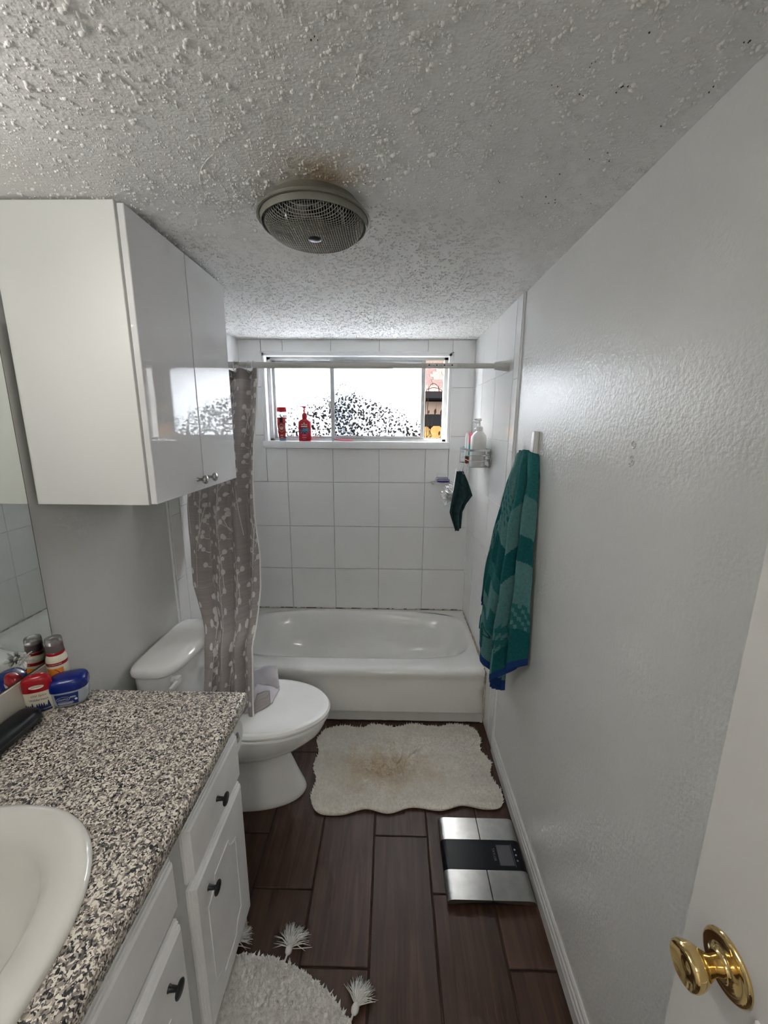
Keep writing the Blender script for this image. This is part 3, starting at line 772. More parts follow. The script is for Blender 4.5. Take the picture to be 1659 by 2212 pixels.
# ------------------------------------------------------------------ toilet
toi = thing('toilet', 'white porcelain toilet with closed lid beside the vanity', 'toilet', (0.42, -1.165, 0))
CY = -1.165
def egg(x0, x1, hy, z, K=56, p=0.42):
    out = []
    xm = x0 + (x1 - x0) * p
    for i in range(K):
        a = 2 * PI * i / K; c, s_ = math.cos(a), math.sin(a)
        if c >= 0: x, y = xm + (x1 - xm) * c, hy * s_
        else: x, y = xm + (xm - x0) * math.copysign(abs(c) ** 0.62, c), hy * math.copysign(abs(s_) ** 0.8, s_)
        out.append((x, CY + y, z))
    return out
bowl = MB()
bowl.loft([egg(.17, .625, .118, 0), egg(.165, .63, .122, .012), egg(.17, .624, .116, .03), egg(.20, .598, .10, .09), egg(.215, .572, .090, .16), egg(.21, .555, .088, .205), egg(.18, .585, .108, .235), egg(.13, .652, .148, .275), egg(.09, .703, .170, .32), egg(.075, .722, .178, .355), egg(.075, .726, .180, .372), egg(.08, .720, .176, .383)])
bowl.build('bowl', 'porc', toi, smooth=60)
ft = MB(); ft.rbox(.12, .40, CY - .105, CY + .105, 0, .075, .02, 3); ft.rbox(.15, .36, CY - .085, CY + .085, .05, .24, .03, 3)
ft.build('trapway', 'porc', toi, smooth=60)
for s_ in (-1, 1):
    MB().lathe([(.014, 0), (.014, .006), (.010, .014), (.003, .018)], (.30, CY + s_ * .092, .075), n=14).build('bolt_cap', 'plastic_seat', toi)
st = MB(); st.loft([egg(.250, .715, .165, .380), egg(.250, .715, .165, .3865), egg(.232, .735, .181, .388), egg(.227, .740, .185, .392), egg(.227, .740, .185, .399), egg(.232, .735, .181, .4025), egg(.250, .715, .165, .4035)])
st.build('seat', 'plastic_seat', toi, smooth=32)
ld = MB(); ld.loft([egg(.250, .715, .165, .4015), egg(.250, .715, .165, .4075), egg(.230, .740, .185, .4085), egg(.226, .744, .187, .411), egg(.226, .745, .188, .420), egg(.233, .738, .182, .429), egg(.247, .724, .171, .4325), egg(.256, .715, .164, .4305), egg(.30, .67, .13, .432)])
ld.build('lid', 'plastic_seat', toi, smooth=32)
for s_ in (-1, 1): box('hinge', 'plastic_seat', toi, .215, .255, CY + s_ * .075 - .02, CY + s_ * .075 + .02, .383, .428, .006)
def tankring(x0, x1, hy, z, bulge, K=40):
    out = []
    for i in range(K):
        a = 2 * PI * i / K; c, s_ = math.cos(a), math.sin(a)
        sx, sy = math.copysign(abs(c) ** 0.38, c), math.copysign(abs(s_) ** 0.38, s_)
        x = (x0 + x1) / 2 + (x1 - x0) / 2 * sx; y = hy * sy
        if sx > 0: x += bulge * (1 - (y / hy) ** 2) * sx
        out.append((x, CY + y, z))
    return out
tk = MB(); tk.loft([tankring(.045, .150, .165, .375, .02), tankring(.038, .158, .178, .39, .022), tankring(.034, .166, .194, .60, .026), tankring(.032, .170, .198, .690, .028)])
tk.build('tank', 'porc', toi, smooth=50)
tl_ = MB(); tl_.loft([tankring(.026, .180, .205, .686, .032), tankring(.022, .185, .209, .694, .034), tankring(.022, .185, .209, .708, .034), tankring(.028, .179, .204, .719, .033), tankring(.042, .165, .191, .7245, .031), tankring(.07, .14, .16, .7255, .027)])
tl_.build('tank_lid', 'porc', toi, smooth=60)
lv = MB(); lv.lathe([(.013, 0), (.013, .012)], (.172, -1.325, .655), 'X', 16)
lv.loft([[(.184, -1.325 + dy, .655 + dz) for dy, dz in ((-.012, -.01), (.012, -.01), (.012, .012), (-.012, .012))], [(.202, -1.325 + dy, .655 + dz) for dy, dz in ((-.012, -.01), (.012, -.01), (.012, .012), (-.012, .012))]])
lv.rbox(.190, .203, -1.385, -1.318, .642, .660, .004, 2)
lv.build('flush_lever', 'whitep', toi)

# ------------------------------------------------------------------ upper cabinet
uc = thing('wall_cabinet', 'white laminate wall cabinet with two glossy doors under the ceiling', 'cabinet', (0.18, -1.33, 1.387))
UY0, UY1, UZ0, UZ1 = -1.604, -1.045, 1.387, 2.122
box('cabinet_body', 'lam', uc, XL + 0.012, 0.336, UY0, UY1, UZ0, UZ1, 0.0012, 1)
box('mounting_strip', 'lam', uc, XL, XL + 0.012, UY0 + 0.02, UY1 - 0.02, UZ1 - 0.1, UZ1)
for (y0, y1, ky) in ((UY0 - 0.006, -1.3285, -1.372), (-1.3245, UY1 + 0.004, -1.300)):
    d_ = box('cabinet_door', 'gloss', uc, 0.346, 0.363, y0, y1, UZ0 + 0.004, 2.112, 0.0015, 1)
    MB().lathe([(.007, 0), (.0055, .004), (.0045, .012), (.006, .017), (.0125, .021), (.0145, .026), (.0125, .031), (.006, .034), (.001, .0345)], (0.363, ky, 1.428), 'X', 20).build('knob', 'nickel', d_, smooth=60)
    box('hinge_plate', 'lam', uc, 0.336, 0.346, y0 + 0.03, y1 - 0.03, UZ0 + 0.05, 2.09)
for (a, b_, c, d) in ((-1.275, 1.445, -1.268, 1.475), (-1.268, 1.475, -1.255, 1.50), (-1.52, 1.45, -1.50, 1.43)):
    pass

# ------------------------------------------------------------------ vanity: cabinet, worktop, sink
VY0, VY1 = -2.90, -1.675
ZC = 0.848
vc = thing('vanity_cabinet', 'white painted vanity cabinet with moulded doors under the granite counter', 'cabinet', (0.28, -2.28, 0))
cb = MB(); cb.box(0.03, 0.541, VY1 - 0.018, VY1, 0.0, ZC - 0.043); cb.box(0.03, 0.541, VY0, VY0 + 0.018, 0.0, ZC - 0.043)
cb.box(0.523, 0.541, VY0 + 0.018, VY1 - 0.018, 0.085, ZC - 0.043); cb.box(0.03, 0.523, VY0 + 0.018, VY1 - 0.018, 0.085, 0.10)
cb.box(0.457, 0.475, VY0 + 0.018, VY1 - 0.018, 0.0, 0.085)
cb.build('carcass', 'vanin', vc, smooth=0)
def front(name, y0, y1, z0, z1):
    """moulded slab: stepped edges all round, face at x = .562"""
    b = MB()
    def rr(x, i): return [(x, y0 + i, z0 + i), (x, y1 - i, z0 + i), (x, y1 - i, z1 - i), (x, y0 + i, z1 - i)]
    b.loft([rr(.5415, 0), rr(.548, 0), rr(.5495, .0025), rr(.553, .003), rr(.5545, .006), rr(.558, .0065), rr(.5605, .009), rr(.562, .0115)])
    return b.build(name, 'van', vc, smooth=25)
def pull(parent, y, z):
    MB().lathe([(.0075, 0), (.006, .003), (.005, .016), (.006, .019), (.0155, .0205), (.0165, .0225), (.0155, .0245), (.010, .026), (.002, .0265)], (0.562, y, z), 'X', 20).build('knob', 'iron', parent, smooth=50)
def groove(parent, y0, y1, z0, z1):
    """routed cathedral panel outline"""
    r = 0.042; loop = []
    for (cy_, cz_, a0) in ((y0, z0, 0.0), (y0, z1, -PI / 2), (y1, z1, -PI), (y1, z0, PI / 2)):
        loop += [(0.5622, cy_ + r * math.cos(a0 + q * PI / 12), cz_ + r * math.sin(a0 + q * PI / 12)) for q in range(7)]
    g = MB(); g.tube(loop, 0.0021, 6, closed=True)
    g.build('panel_bead', 'van', parent, smooth=60)
d1 = front('drawer_front', -1.972, VY1 - 0.002, 0.592, 0.738); pull(d1, -1.830, 0.672)
d2 = front('door', -1.972, VY1 - 0.002, 0.095, 0.572); groove(d2, -1.922, -1.752, 0.160, 0.495); pull(d2, -1.912, 0.500)
d3 = front('drawer_front', -2.62, -2.022, 0.612, 0.738)
d4 = front('door', -2.32, -2.022, 0.095, 0.572); groove(d4, -2.27, -2.10, 0.165, 0.468); pull(d4, -2.092, 0.498)
d5 = front('door', -2.62, -2.324, 0.095, 0.572); groove(d5, -2.55, -2.38, 0.165, 0.468)
# worktop with the sink cut-out
ct = thing('countertop', 'grey brown granite patterned laminate counter on the vanity', 'counter', (0.3, -2.28, ZC))
scx, scy = 0.283, -2.292
CX0, CX1, CY0, CY1 = XL + 0.001, 0.586, -2.93, -1.645
def cr_(i, z): return rectring(CX0, CX1 - i, CY0, CY1 - i * 0.6, z, 96, scx, scy)
hole = lambda z: sring(scx, scy, 0.222, 0.252, z, 2.25, 96)
cm = MB(); cm.loft([hole(ZC - 0.042), cr_(0.006, ZC - 0.042), cr_(0.0, ZC - 0.036), cr_(0.0, ZC - 0.012), cr_(0.003, ZC - 0.005), cr_(0.008, ZC - 0.001), cr_(0.014, ZC), hole(ZC), hole(ZC - 0.042)], False, False)
cm.build('worktop', 'granite', ct, smooth=50)
box('backsplash', 'splash', ct, XL + 0.001, XL + 0.020, CY0, CY1 - 0.002, ZC, ZC + 0.098, 0.002, 1)
sk = MB()
S = lambda ax_, ay_, z, n=2.25, dx_=0: sring(scx + dx_, scy, ax_, ay_, z, n, 80)
sk.loft([S(.238, .268, ZC - 0.004), S(.2395, .2695, ZC + 0.001), S(.2405, .2705, ZC + .008), S(.237, .267, ZC + .015), S(.228, .258, ZC + .0175), S(.212, .242, ZC + .017), S(.190, .222, ZC + .012, 2.25, -.005), S(.180, .213, ZC + .004, 2.25, -.006), S(.172, .205, ZC - .012, 2.25, -.006), S(.155, .19, ZC - .06, 2.2, -.006), S(.125, .16, ZC - .11, 2.2, -.006), S(.08, .11, ZC - .14, 2.1, -.006), S(.025, .025, ZC - .150, 2, -.006), S(.02, .02, ZC - .156, 2, -.006)], False, True)
sink = thing('sink', 'cream white oval drop-in sink in the granite counter', 'sink', (scx, scy, ZC))
sk.build('basin', pmat('sink_enamel', (0.78, 0.765, 0.72), 0.12, coat=0.3), sink, smooth=60)
MB().lathe([(.021, 0), (.021, .003), (.012, .004)], (scx - .006, scy, ZC - .154), n=20).build('drain', 'chrome', sink)
# toilet roll on the end panel of the vanity
tp = thing('toilet_roll', 'white toilet paper roll on a holder on the vanity end panel', 'toilet paper', (0.515, -1.608, 0.64))
tr = MB(); tr.lathe([(.020, -.05), (.052, -.05), (.053, -.046), (.053, .046), (.052, .05), (.020, .05), (.020, -.05)], (0.478, -1.614, 0.655), 'X', 32, False, False); tr.build('paper', 'paper', tp)
tt = MB(); tt.tube([(0.418, -1.614, 0.655), (0.535, -1.614, 0.655)], 0.008, 10); tt.rbox(.415, .421, -1.6752, -1.606, .645, .667, .002, 1); tt.build('roll_holder', 'chrome', tp)

# ------------------------------------------------------------------ mirror
mr_ = thing('wall_mirror', 'frameless wall mirror above the vanity backsplash', 'mirror', (XL, -2.28, 0.95))
MB().box(XL, XL + 0.019, -2.93, -1.640, ZC + 0.1005, 1.86).build('mirror_edge', 'medge', mr_, smooth=0)
MB().add([(XL + 0.0195, -2.928, ZC + 0.1035), (XL + 0.0195, -1.6425, ZC + 0.1035), (XL + 0.0195, -1.6425, 1.858), (XL + 0.0195, -2.928, 1.858)], [(0, 1, 2, 3)]).build('mirror_glass', 'mirror', mr_, smooth=0)

# vanity light over the mirror (out of frame, it lights the near half of the room)
vl = thing('vanity_light', 'vanity light bar with frosted globes above the mirror', 'lamp', (XL, -2.33, 1.98))
box('back_plate', 'chrome', vl, XL, XL + 0.03, -2.62, -2.04, 1.945, 2.015, 0.006)
for y in (-2.52, -2.33, -2.14):
    MB().lathe([(.02, 0), (.02, .03)], (XL + .03, y, 1.98), 'X', 16).build('socket', 'chrome', vl)
    MB().lathe([(.045 * math.sin(a), .078 - .045 * math.cos(a)) for a in np.linspace(.3, PI - .02, 12)], (XL + .03, y, 1.98), 'X', 20).build('globe', 'glow', vl, smooth=180)

# ------------------------------------------------------------------ ceiling fan heater
fh = thing('ceiling_heater', 'round grey ceiling fan heater with wire mesh grille', 'heater', (0.803, -1.56, HC))
FC = (0.803, -1.56)
b = MB(); b.lathe([(.108, HC), (.112, HC - .006), (.128, HC - .026), (.136, HC - .030), (.137, HC - .034), (.132, HC - .034), (.128, HC - .030), (.106, HC - .022)], (FC[0], FC[1], 0), n=64, cap0=True, cap1=False); b.build('housing', 'fan', fh, smooth=40)
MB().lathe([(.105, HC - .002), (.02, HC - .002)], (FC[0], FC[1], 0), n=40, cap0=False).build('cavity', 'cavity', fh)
b = MB(); b.lathe([(.127, HC - .020), (.130, HC - .024), (.1275, HC - .047), (.1255, HC - .047), (.1255, HC - .020)], (FC[0], FC[1], 0), n=64, cap0=False, cap1=False); b.build('grille_rim', 'fan', fh, smooth=40)
def dome(x, y):
    r = math.hypot(x, y) / 0.126
    d = 0.028 + 0.0445 * (1 - min(1, r) ** 9.0)
    return (FC[0] + x, FC[1] + y, HC - d)
g = MB(); Rg = 0.126; nst = 44
for k in range(-nst // 2, nst // 2 + 1):
    a = k * (2 * Rg / nst)
    L = math.sqrt(max(0, Rg * Rg - a * a))
    if L < 0.01: continue
    ts = [math.sin(t) for t in np.linspace(-PI / 2, PI / 2, 25)]
    g.tube([dome(a, L * t) for t in ts], 0.00085, 4); g.tube([dome(L * t, a) for t in ts], 0.00085, 4)
g.build('grille', 'grille', fh, kind='stuff')
MB().lathe([(.016, HC - .0725), (.016, HC - .0745), (.012, HC - .076), (.004, HC - .0765)], (FC[0], FC[1], 0), n=24).build('grille_nut', 'iron', fh)
hc_ = MB()
for s_ in (-1, 1):
    hc_.tube([(FC[0] + .07 * math.cos(a), FC[1] + .07 * math.sin(a), HC - .022 + s_ * 0.004) for a in np.linspace(0, 2 * PI, 40)[:-1]], 0.003, 6, closed=True)
hc_.build('heating_coil', 'nickel', fh)
for a in np.linspace(0.4, 0.4 + 2 * PI, 6)[:-1]:
    bl = MB(); c_, s2 = math.cos(a), math.sin(a)
    bl.loft([[(FC[0] + r * c_ - w * s2, FC[1] + r * s2 + w * c_, HC - .012 + (0.006 if w > 0 else -0.004) + t) for w in (-.018, .018)] + [(FC[0] + r * c_ + w * s2, FC[1] + r * s2 - w * c_, HC - .011 + (-0.004 if w > 0 else 0.006) + t) for w in (-.018, .018)] for r, t in ((.02, 0), (.085, 0))])
    bl.build('fan_blade', 'nickel', fh)

# ------------------------------------------------------------------ curtain rod, rings, curtain
RY, RZ = -0.768, 1.868
rod = thing('curtain_rod', 'off-white tension shower rod spanning the tub alcove', 'curtain rod', (0.77, RY, RZ))
MB().tube([(TL + 0.03, RY, RZ), (1.00, RY, RZ)], 0.0135, 20).build('outer_tube', 'rod', rod)
MB().tube([(0.98, RY, RZ), (TR - 0.06, RY, RZ)], 0.0112, 20).build('inner_tube', 'rod', rod)
for x, ax_ in ((TL + 0.0003, 'X'), (TR - 0.0003, '-X')):
    MB().lathe([(.024, 0), (.024, .004), (.0215, .03), (.0165, .062), (.0135, .066)], (x, RY, RZ), ax_, 24).build('end_cap', 'rod', rod, smooth=40)
lab = MB()
lab.grid(lambda u, v: (1.150 + 0.135 * u, RY - 0.01135 * math.cos((v - .5) * 1.7), RZ + 0.01135 * math.sin((v - .5) * 1.7)), 2, 8)
lab.build('sticker', 'whitep', rod)
pr_ = MB()
for k in range(4):
    x = 1.158 + 0.034 * k
    pr_.grid(lambda u, v: (x + 0.006 * u, RY - 0.0116 * math.cos((v - .3) * .5), RZ + 0.0116 * math.sin((v - .3) * .5)), 1, 3)
pr_.build('sticker_marks', 'inkb', rod, smooth=0)
for k, t_ in enumerate(('NO DRILL', 'TWIST', 'LOCK')):
    lettering('sticker_text', t_, 0.006, 'inkb', rod, lambda x, y, k=k: (1.176 + 0.036 * k + x, RY - 0.01165, RZ - 0.001 + y))

# curtain: rows (z, x_left, x_right, y) from the photograph's outline
zr = [1.852, 1.683, 1.535, 1.342, 1.212, 0.996, 0.873, 0.80, 0.77, 0.745, 0.72, 0.70, 0.655, 0.53, 0.436]
xl = [0.145, 0.100, 0.072, 0.045, 0.036, 0.045, 0.078, 0.13, 0.165, 0.19, 0.222, 0.228, 0.232, 0.232, 0.230]
xr = [0.396, 0.384, 0.366, 0.357, 0.359, 0.379, 0.395, 0.403, 0.410, 0.416, 0.425, 0.428, 0.432, 0.436, 0.440]
yr = [-0.768, -0.775, -0.785, -0.803, -0.822, -0.863, -0.925, -0.99, -1.04, -1.08, -1.15, -1.17, -1.185, -1.215, -1.235]
zi = zr[::-1]; xli = xl[::-1]; xri = xr[::-1]; yri = yr[::-1]
def curtain(s, t):
    z = lerp(1.852, 0.436, t)
    a, b = interp(z, zi, xli), interp(z, zi, xri); y = interp(z, zi, yri)
    vals = (-0.06, 0.24, 0.555, 0.84, 1.09)          # creases between the pleats
    sw = s + 0.022 * math.sin(t * 7 + s * 3)
    k = 0
    while k < 3 and sw > vals[k + 1]: k += 1
    f = min(max((sw - vals[k]) / (vals[k + 1] - vals[k]), 0.0), 1.0)
    fold = math.sin(PI * f) ** 0.8 + 0.16 * math.sin(2 * PI * f + k + 3 * t) + 0.07 * math.sin(23 * s + 9 * t)
    amp = 0.052 - 0.020 * t
    waist = 0.010 * math.exp(-((z - 1.02) / 0.06) ** 2) * math.sin(s * 19 + 1)
    s2 = s + 0.018 * math.cos(PI * f) * math.sin(PI * s)
    hemdz = -0.010 * (1 - math.sin(PI * f)) * max(0.0, 1 - t / 0.05)
    return Vector((a + (b - a) * s2, y + 0.020 - amp * fold + waist, z + hemdz))
sc1 = thing('shower_curtain', 'grey shower curtain with pale leaf vines bunched beside the toilet', 'shower curtain', (0.3, -0.9, 0.436))
cu = MB(); cu.grid(lambda u, v: curtain(u, v), 220, 120)
cu.build('curtain_cloth', 'cloth', sc1, smooth=180)
MB().tube([curtain(1.0, t) + Vector((0.002, 0, 0)) for t in np.linspace(0, 1, 60)], 0.0035, 6).build('side_hem', 'pipe', sc1)
th = MB(); th.grid(lambda u, v: curtain(u, 0.032 * v) + Vector((0, -0.0022, 0)), 220, 3); th.build('top_hem', pmat('top_hem_cloth', (0.32, 0.295, 0.285), 0.7), sc1, smooth=180)
# leaf vines printed on the cloth: pattern laid out flat in metres, then mapped onto the folds
CW, CHh = 0.50, 1.46
def on_cloth(px, py, off=0.0016):
    s, t = min(max(px / CW, 0.001), 0.999), min(max(py / CHh, 0.001), 0.999)
    p0 = curtain(s, t); e = 0.002
    du = curtain(min(s + e, 1), t) - curtain(max(s - e, 0), t); dv = curtain(s, min(t + e, 1)) - curtain(s, max(t - e, 0))
    n_ = du.cross(dv).normalized()
    if n_.y > 0: n_ = -n_
    return p0 + n_ * off
pat = MB()
def leaf(x, y, a, s):
    prof = [(0, 0), (.30, .36), (.62, .48), (.9, .32), (1.0, .08), (.94, 0), (1.0, -.08), (.9, -.32), (.62, -.48), (.30, -.36)]
    vs = [on_cloth(x + s * (q * math.cos(a) - r * math.sin(a)), y + s * (q * math.sin(a) + r * math.cos(a))) for q, r in prof]
    pat.add(vs, [(0, 1, 2, 7 + 1, 9), (2, 3, 4, 5, 6, 7, 8)][:0] + [(0, 1, 9), (1, 2, 8, 9), (2, 3, 7, 8), (3, 4, 5), (3, 5, 7), (5, 6, 7)])
def stem(pts, w=0.0019):
    P = spline([(x, y, 0) for x, y in pts], 30)
    for a, b in zip(P[:-1], P[1:]):
        d = (b - a); 
        if d.length < 1e-6: continue
        n_ = Vector((-d.y, d.x, 0)).normalized() * w
        pat.add([on_cloth((a + n_).x, (a + n_).y), on_cloth((b + n_).x, (b + n_).y), on_cloth((b - n_).x, (b - n_).y), on_cloth((a - n_).x, (a - n_).y)], [(0, 1, 2, 3)])
rp_ = random.Random(5)
for r_ in range(6):
    for c_ in range(6):
        bx = (c_ + 0.5 * (r_ % 2) + rp_.uniform(-.2, .2)) * 0.098 + 0.01
        by = 0.36 + r_ * 0.235 + rp_.uniform(-.06, .06)
        lean = rp_.uniform(-.10, .10)
        tx, ty = bx + lean, by - 0.36
        mid = (bx + lean * .35, by - .19)
        stem([(bx, by), mid, (tx, ty)])
        nl = 8
        for q in range(nl):
            f_ = 0.35 + 0.65 * q / (nl - 1)
            sx_ = lerp(bx, tx, f_); sy_ = lerp(by, ty, f_)
            sd = 1 if q % 2 else -1
            a = -PI / 2 + sd * rp_.uniform(.5, 1.15); L = rp_.uniform(.012, .028)
            ex, ey = sx_ + L * math.cos(a), sy_ + L * math.sin(a)
            stem([(sx_, sy_), ((sx_ + ex) / 2, (sy_ + ey) / 2), (ex, ey)], 0.0014)
            leaf(ex, ey, a, rp_.uniform(.021, .029))
        leaf(tx, ty, -PI / 2 + rp_.uniform(-.3, .3), .025)
pat.build('leaf_print', 'leaf', sc1, smooth=0, kind='stuff')
# corner of the curtain and liner folded back over the toilet lid
def fold_patch(name, mat, pts, nz_=0.004, parent=sc1):
    a, b, c, d = [Vector(p) for p in pts]
    f = MB(); f.grid(lambda u, v: lerp(lerp(a, b, u), lerp(d, c, u), v) + Vector((0, 0, nz_ * math.sin(u * 7 + v * 4))), 14, 14)
    o = f.build(name, mat, parent, smooth=180)
    mo = o.modifiers.new('thick', 'SOLIDIFY'); mo.thickness = 0.0025
    return o
fold_patch('folded_corner', 'liner', [(.40, -1.235, .4375), (.497, -1.165, .4375), (.505, -1.075, .444), (.41, -1.095, .482)], 0.003)
fold_patch('folded_corner', 'liner', [(.36, -1.10, .445), (.502, -1.07, .442), (.47, -.985, .505), (.36, -1.0, .49)], 0.004)
fold_patch('folded_corner', 'cloth', [(.425, -1.245, .436), (.493, -1.175, .440), (.47, -1.11, .459), (.43, -1.15, .472)], 0.002)
# rings
for k in range(8):
    x = 0.372 - 0.031 * k + (0.006 if k % 2 else -0.004)
    rg = MB(); tl2 = 0.12 * math.sin(k * 2.1)
    rg.tube([(x + tl2 * 0.02 * math.sin(a), RY + 0.0200 * math.sin(a), RZ - 0.0075 + (0.0245 if abs(a) < 10 else 0) * math.cos(a)) for a in np.linspace(0, 2 * PI, 28)[:-1]], 0.0018, 7, closed=True)
    o = rg.build('curtain_ring', 'whitep'); o['label'] = 'white plastic ring on the rod holding up the shower curtain'; o['category'] = 'curtain ring'; o['group'] = 'shower curtain rings'

# ------------------------------------------------------------------ bottles on the sill, razor
SZ = 1.502
def ellring(cx, cy, ax_, ay_, z, n=2.6, K=36): return sring(cx, cy, ax_, ay_, z, n, K)
bwx, bwy = 0.282, 0.005
t = thing('body_wash_bottle', 'clear body wash bottle with red cap and red label on the window sill', 'bottle', (bwx, bwy, SZ))
prof = [(.024, 0), (.0285, .004), (.030, .03), (.034, .08), (.0368, .12), (.0368, .15), (.034, .175), (.031, .186)]
b = MB(); b.loft([ellring(bwx, bwy, r, r * .62, SZ + h) for r, h in prof]); b.build('bottle_body', 'clearb', t, smooth=60)
b = MB(); b.loft([ellring(bwx, bwy, r * .9, r * .52, SZ + h) for r, h in ((.020, .003), (.0245, .008), (.0255, .024), (.0262, .03))]); b.build('gel', 'bluegel', t, smooth=60)
b = MB(); b.loft([ellring(bwx, bwy, .0312, .0195, SZ + .184), ellring(bwx, bwy, .0318, .020, SZ + .19), ellring(bwx, bwy, .0305, .0192, SZ + .212), ellring(bwx, bwy, .0275, .017, SZ + .215)])
b.add([(bwx - .027, bwy - .0165, SZ + .190), (bwx + .027, bwy - .0165, SZ + .190), (bwx + .004, bwy - .0195, SZ + .181), (bwx - .004, bwy - .0195, SZ + .181)], [(0, 1, 2, 3)])
b.build('cap', 'red', t, smooth=40)
def bwl(u, v, off=0.0):    # label surface on the front of the bottle
    z = SZ + lerp(.018, .150, v); h = z - SZ
    r = interp(h, [p_[1] for p_ in prof], [p_[0] for p_ in prof])
    hw = lerp(.0240, .0265, v) if v > 0.2 else lerp(.0205, .0245, v / .2)
    x = (u - .5) * 2 * hw
    y = -(r * .62) * max(0.0, 1 - abs(x / r) ** 2.6) ** (1 / 2.6) - 0.0012 - off
    return (bwx + x, bwy + y, z)
b = MB(); b.grid(lambda u, v: bwl(u, v), 10, 12, mfn=lambda u, v: 1 if (v > .72 and .34 < u < .66) else (2 if v > .72 else 0)); b.build('label', ['redl', 'inkb', 'redb'], t)
def bwmap(x, y): return bwl(.5 + x / .048, (y - .018) / .132, 0.0006)
hx = MB(); pts = [(0, .110), (.0165, .098), (.0165, .067), (0, .055), (-.0165, .067), (-.0165, .098)]
for k in range(6):
    a, c = Vector(pts[k]), Vector(pts[(k + 1) % 6]); cc = Vector((0, .0825))
    for q in range(4):
        p0, p1 = a.lerp(c, q / 4), a.lerp(c, (q + 1) / 4); i0, i1 = p0.lerp(cc, .06), p1.lerp(cc, .06)
        hx.add([bwmap(*p0), bwmap(*p1), bwmap(*i1), bwmap(*i0)], [(0, 1, 2, 3)])
hx.build('label_emblem', 'cream', t, smooth=0)
lettering('lettering', 'Old Spice', .0072, 'cream', t, lambda x, y: bwmap(x, .0965 + y - .006), 0.2)
for (zc, w, h) in ((.083, .022, .0045), (.077, .018, .0025), (.073, .014, .0025), (.037, .017, .0038), (.024, .014, .002)):
    q = MB(); q.grid(lambda u, v: bwmap((u - .5) * w, zc + (v - .5) * h), 6, 1); q.build('label_print', 'cream', t, smooth=0)

pbx, pby = 0.430, 0.0
t = thing('pump_bottle', 'dark red pump bottle with blue octopus print on the window sill', 'bottle', (pbx, pby, SZ))
pf = [(.038, 0), (.040, .003), (.0405, .03), (.0415, .115), (.0405, .122), (.028, .134), (.016, .140), (.0155, .146)]
b = MB(); b.loft([ellring(pbx, pby, r, min(r, .030) * .72, SZ + h, 3.2) for r, h in pf]); b.build('bottle_body', 'red', t, smooth=50)
b = MB(); b.lathe([(.013, .144), (.0165, .150), (.0175, .160), (.0165, .170), (.010, .178), (.006, .182), (.0045, .183), (.0045, .212)], (pbx, pby, SZ), n=24); b.build('pump_collar', 'red', t, smooth=50)
b = MB(); b.rbox(pbx - .010, pbx + .012, pby - .009, pby + .009, SZ + .210, SZ + .2215, .003, 2); b.loft([[(pbx - x, pby + dy, SZ + .2215 - dz) for dy, dz in ((-.006, h0), (.006, h0), (.006, 0), (-.006, 0))] for x, h0 in ((.008, .008), (.022, .005), (.030, .003))]); b.build('pump_head', 'red', t, smooth=40)
def pbm(x, y): 
    r = interp(y, [p_[1] for p_ in pf], [p_[0] for p_ in pf]); d = .030 * .72
    return (pbx + x, pby - d * max(0, 1 - abs(min(1, abs(x) / r)) ** 3.2) ** (1 / 3.2) - .0008, SZ + y)
lettering('lettering', 'Old Spice', .0105, 'inkw', t, lambda x, y: pbm(x, .1055 + y), 0.2)
q = MB(); q.grid(lambda u, v: pbm((u - .5) * .040, .0935 + (v - .5) * .0050), 6, 1); q.build('label_print', 'inkw', t, smooth=0)
q = MB(); q.add([pbm(.004 * math.cos(a), .114 + .003 * math.sin(a)) for a in np.linspace(0, 2 * PI, 7)[:-1]], [tuple(range(6))]); q.build('label_print', 'inkw', t, smooth=0)
q = MB(); q.add([pbm((.030 + .007 * math.sin(5 * a)) * math.cos(a), .068 + (.016 + .004 * math.sin(7 * a)) * math.sin(a)) for a in np.linspace(0, 2 * PI, 41)[:-1]] + [pbm(0, .068)], [(k, (k + 1) % 40, 40) for k in range(40)]); q.build('label_picture', 'inkn', t, smooth=0)
oc = MB(); octo = pmat('octopus_blue', (0.06, 0.22, 0.38), 0.4, vary=(90, 0.5))
def flat(pts2, w0, w1, off=.0006):
    P = spline([(x, y, 0) for x, y in pts2], 14)
    for k in range(13):
        a, c = P[k], P[k + 1]; d = c - a; n_ = Vector((-d.y, d.x, 0)).normalized(); wa, wc = lerp(w0, w1, k / 13), lerp(w0, w1, (k + 1) / 13)
        vs = [a + n_ * wa, c + n_ * wc, c - n_ * wc, a - n_ * wa]
        oc.add([tuple(Vector(pbm(v.x, v.y)) + Vector((0, -off, 0))) for v in vs], [(0, 1, 2, 3)])
flat([(-.006, .080), (-.002, .076), (.003, .072), (.006, .066)], .0065, .006)
for k, e in enumerate(((-.026, .066), (-.022, .052), (-.008, .050), (.016, .050), (.030, .056), (.033, .068), (.030, .079), (.018, .082))):
    flat([(.004, .068), (lerp(.004, e[0], .5) + .003 * (-1) ** k, lerp(.068, e[1], .5) + .003), e, (e[0] + .003, e[1] - .003)], .003, .0008)
oc.build('label_picture', octo, t, smooth=0)
for (zc, w, h) in ((.041, .024, .003), (.036, .026, .0035), (.026, .028, .004), (.021, .030, .003), (.013, .022, .002)):
    q = MB(); q.grid(lambda u, v: pbm((u - .5) * w, zc + (v - .5) * h), 6, 1); q.build('label_print', 'pink', t, smooth=0)

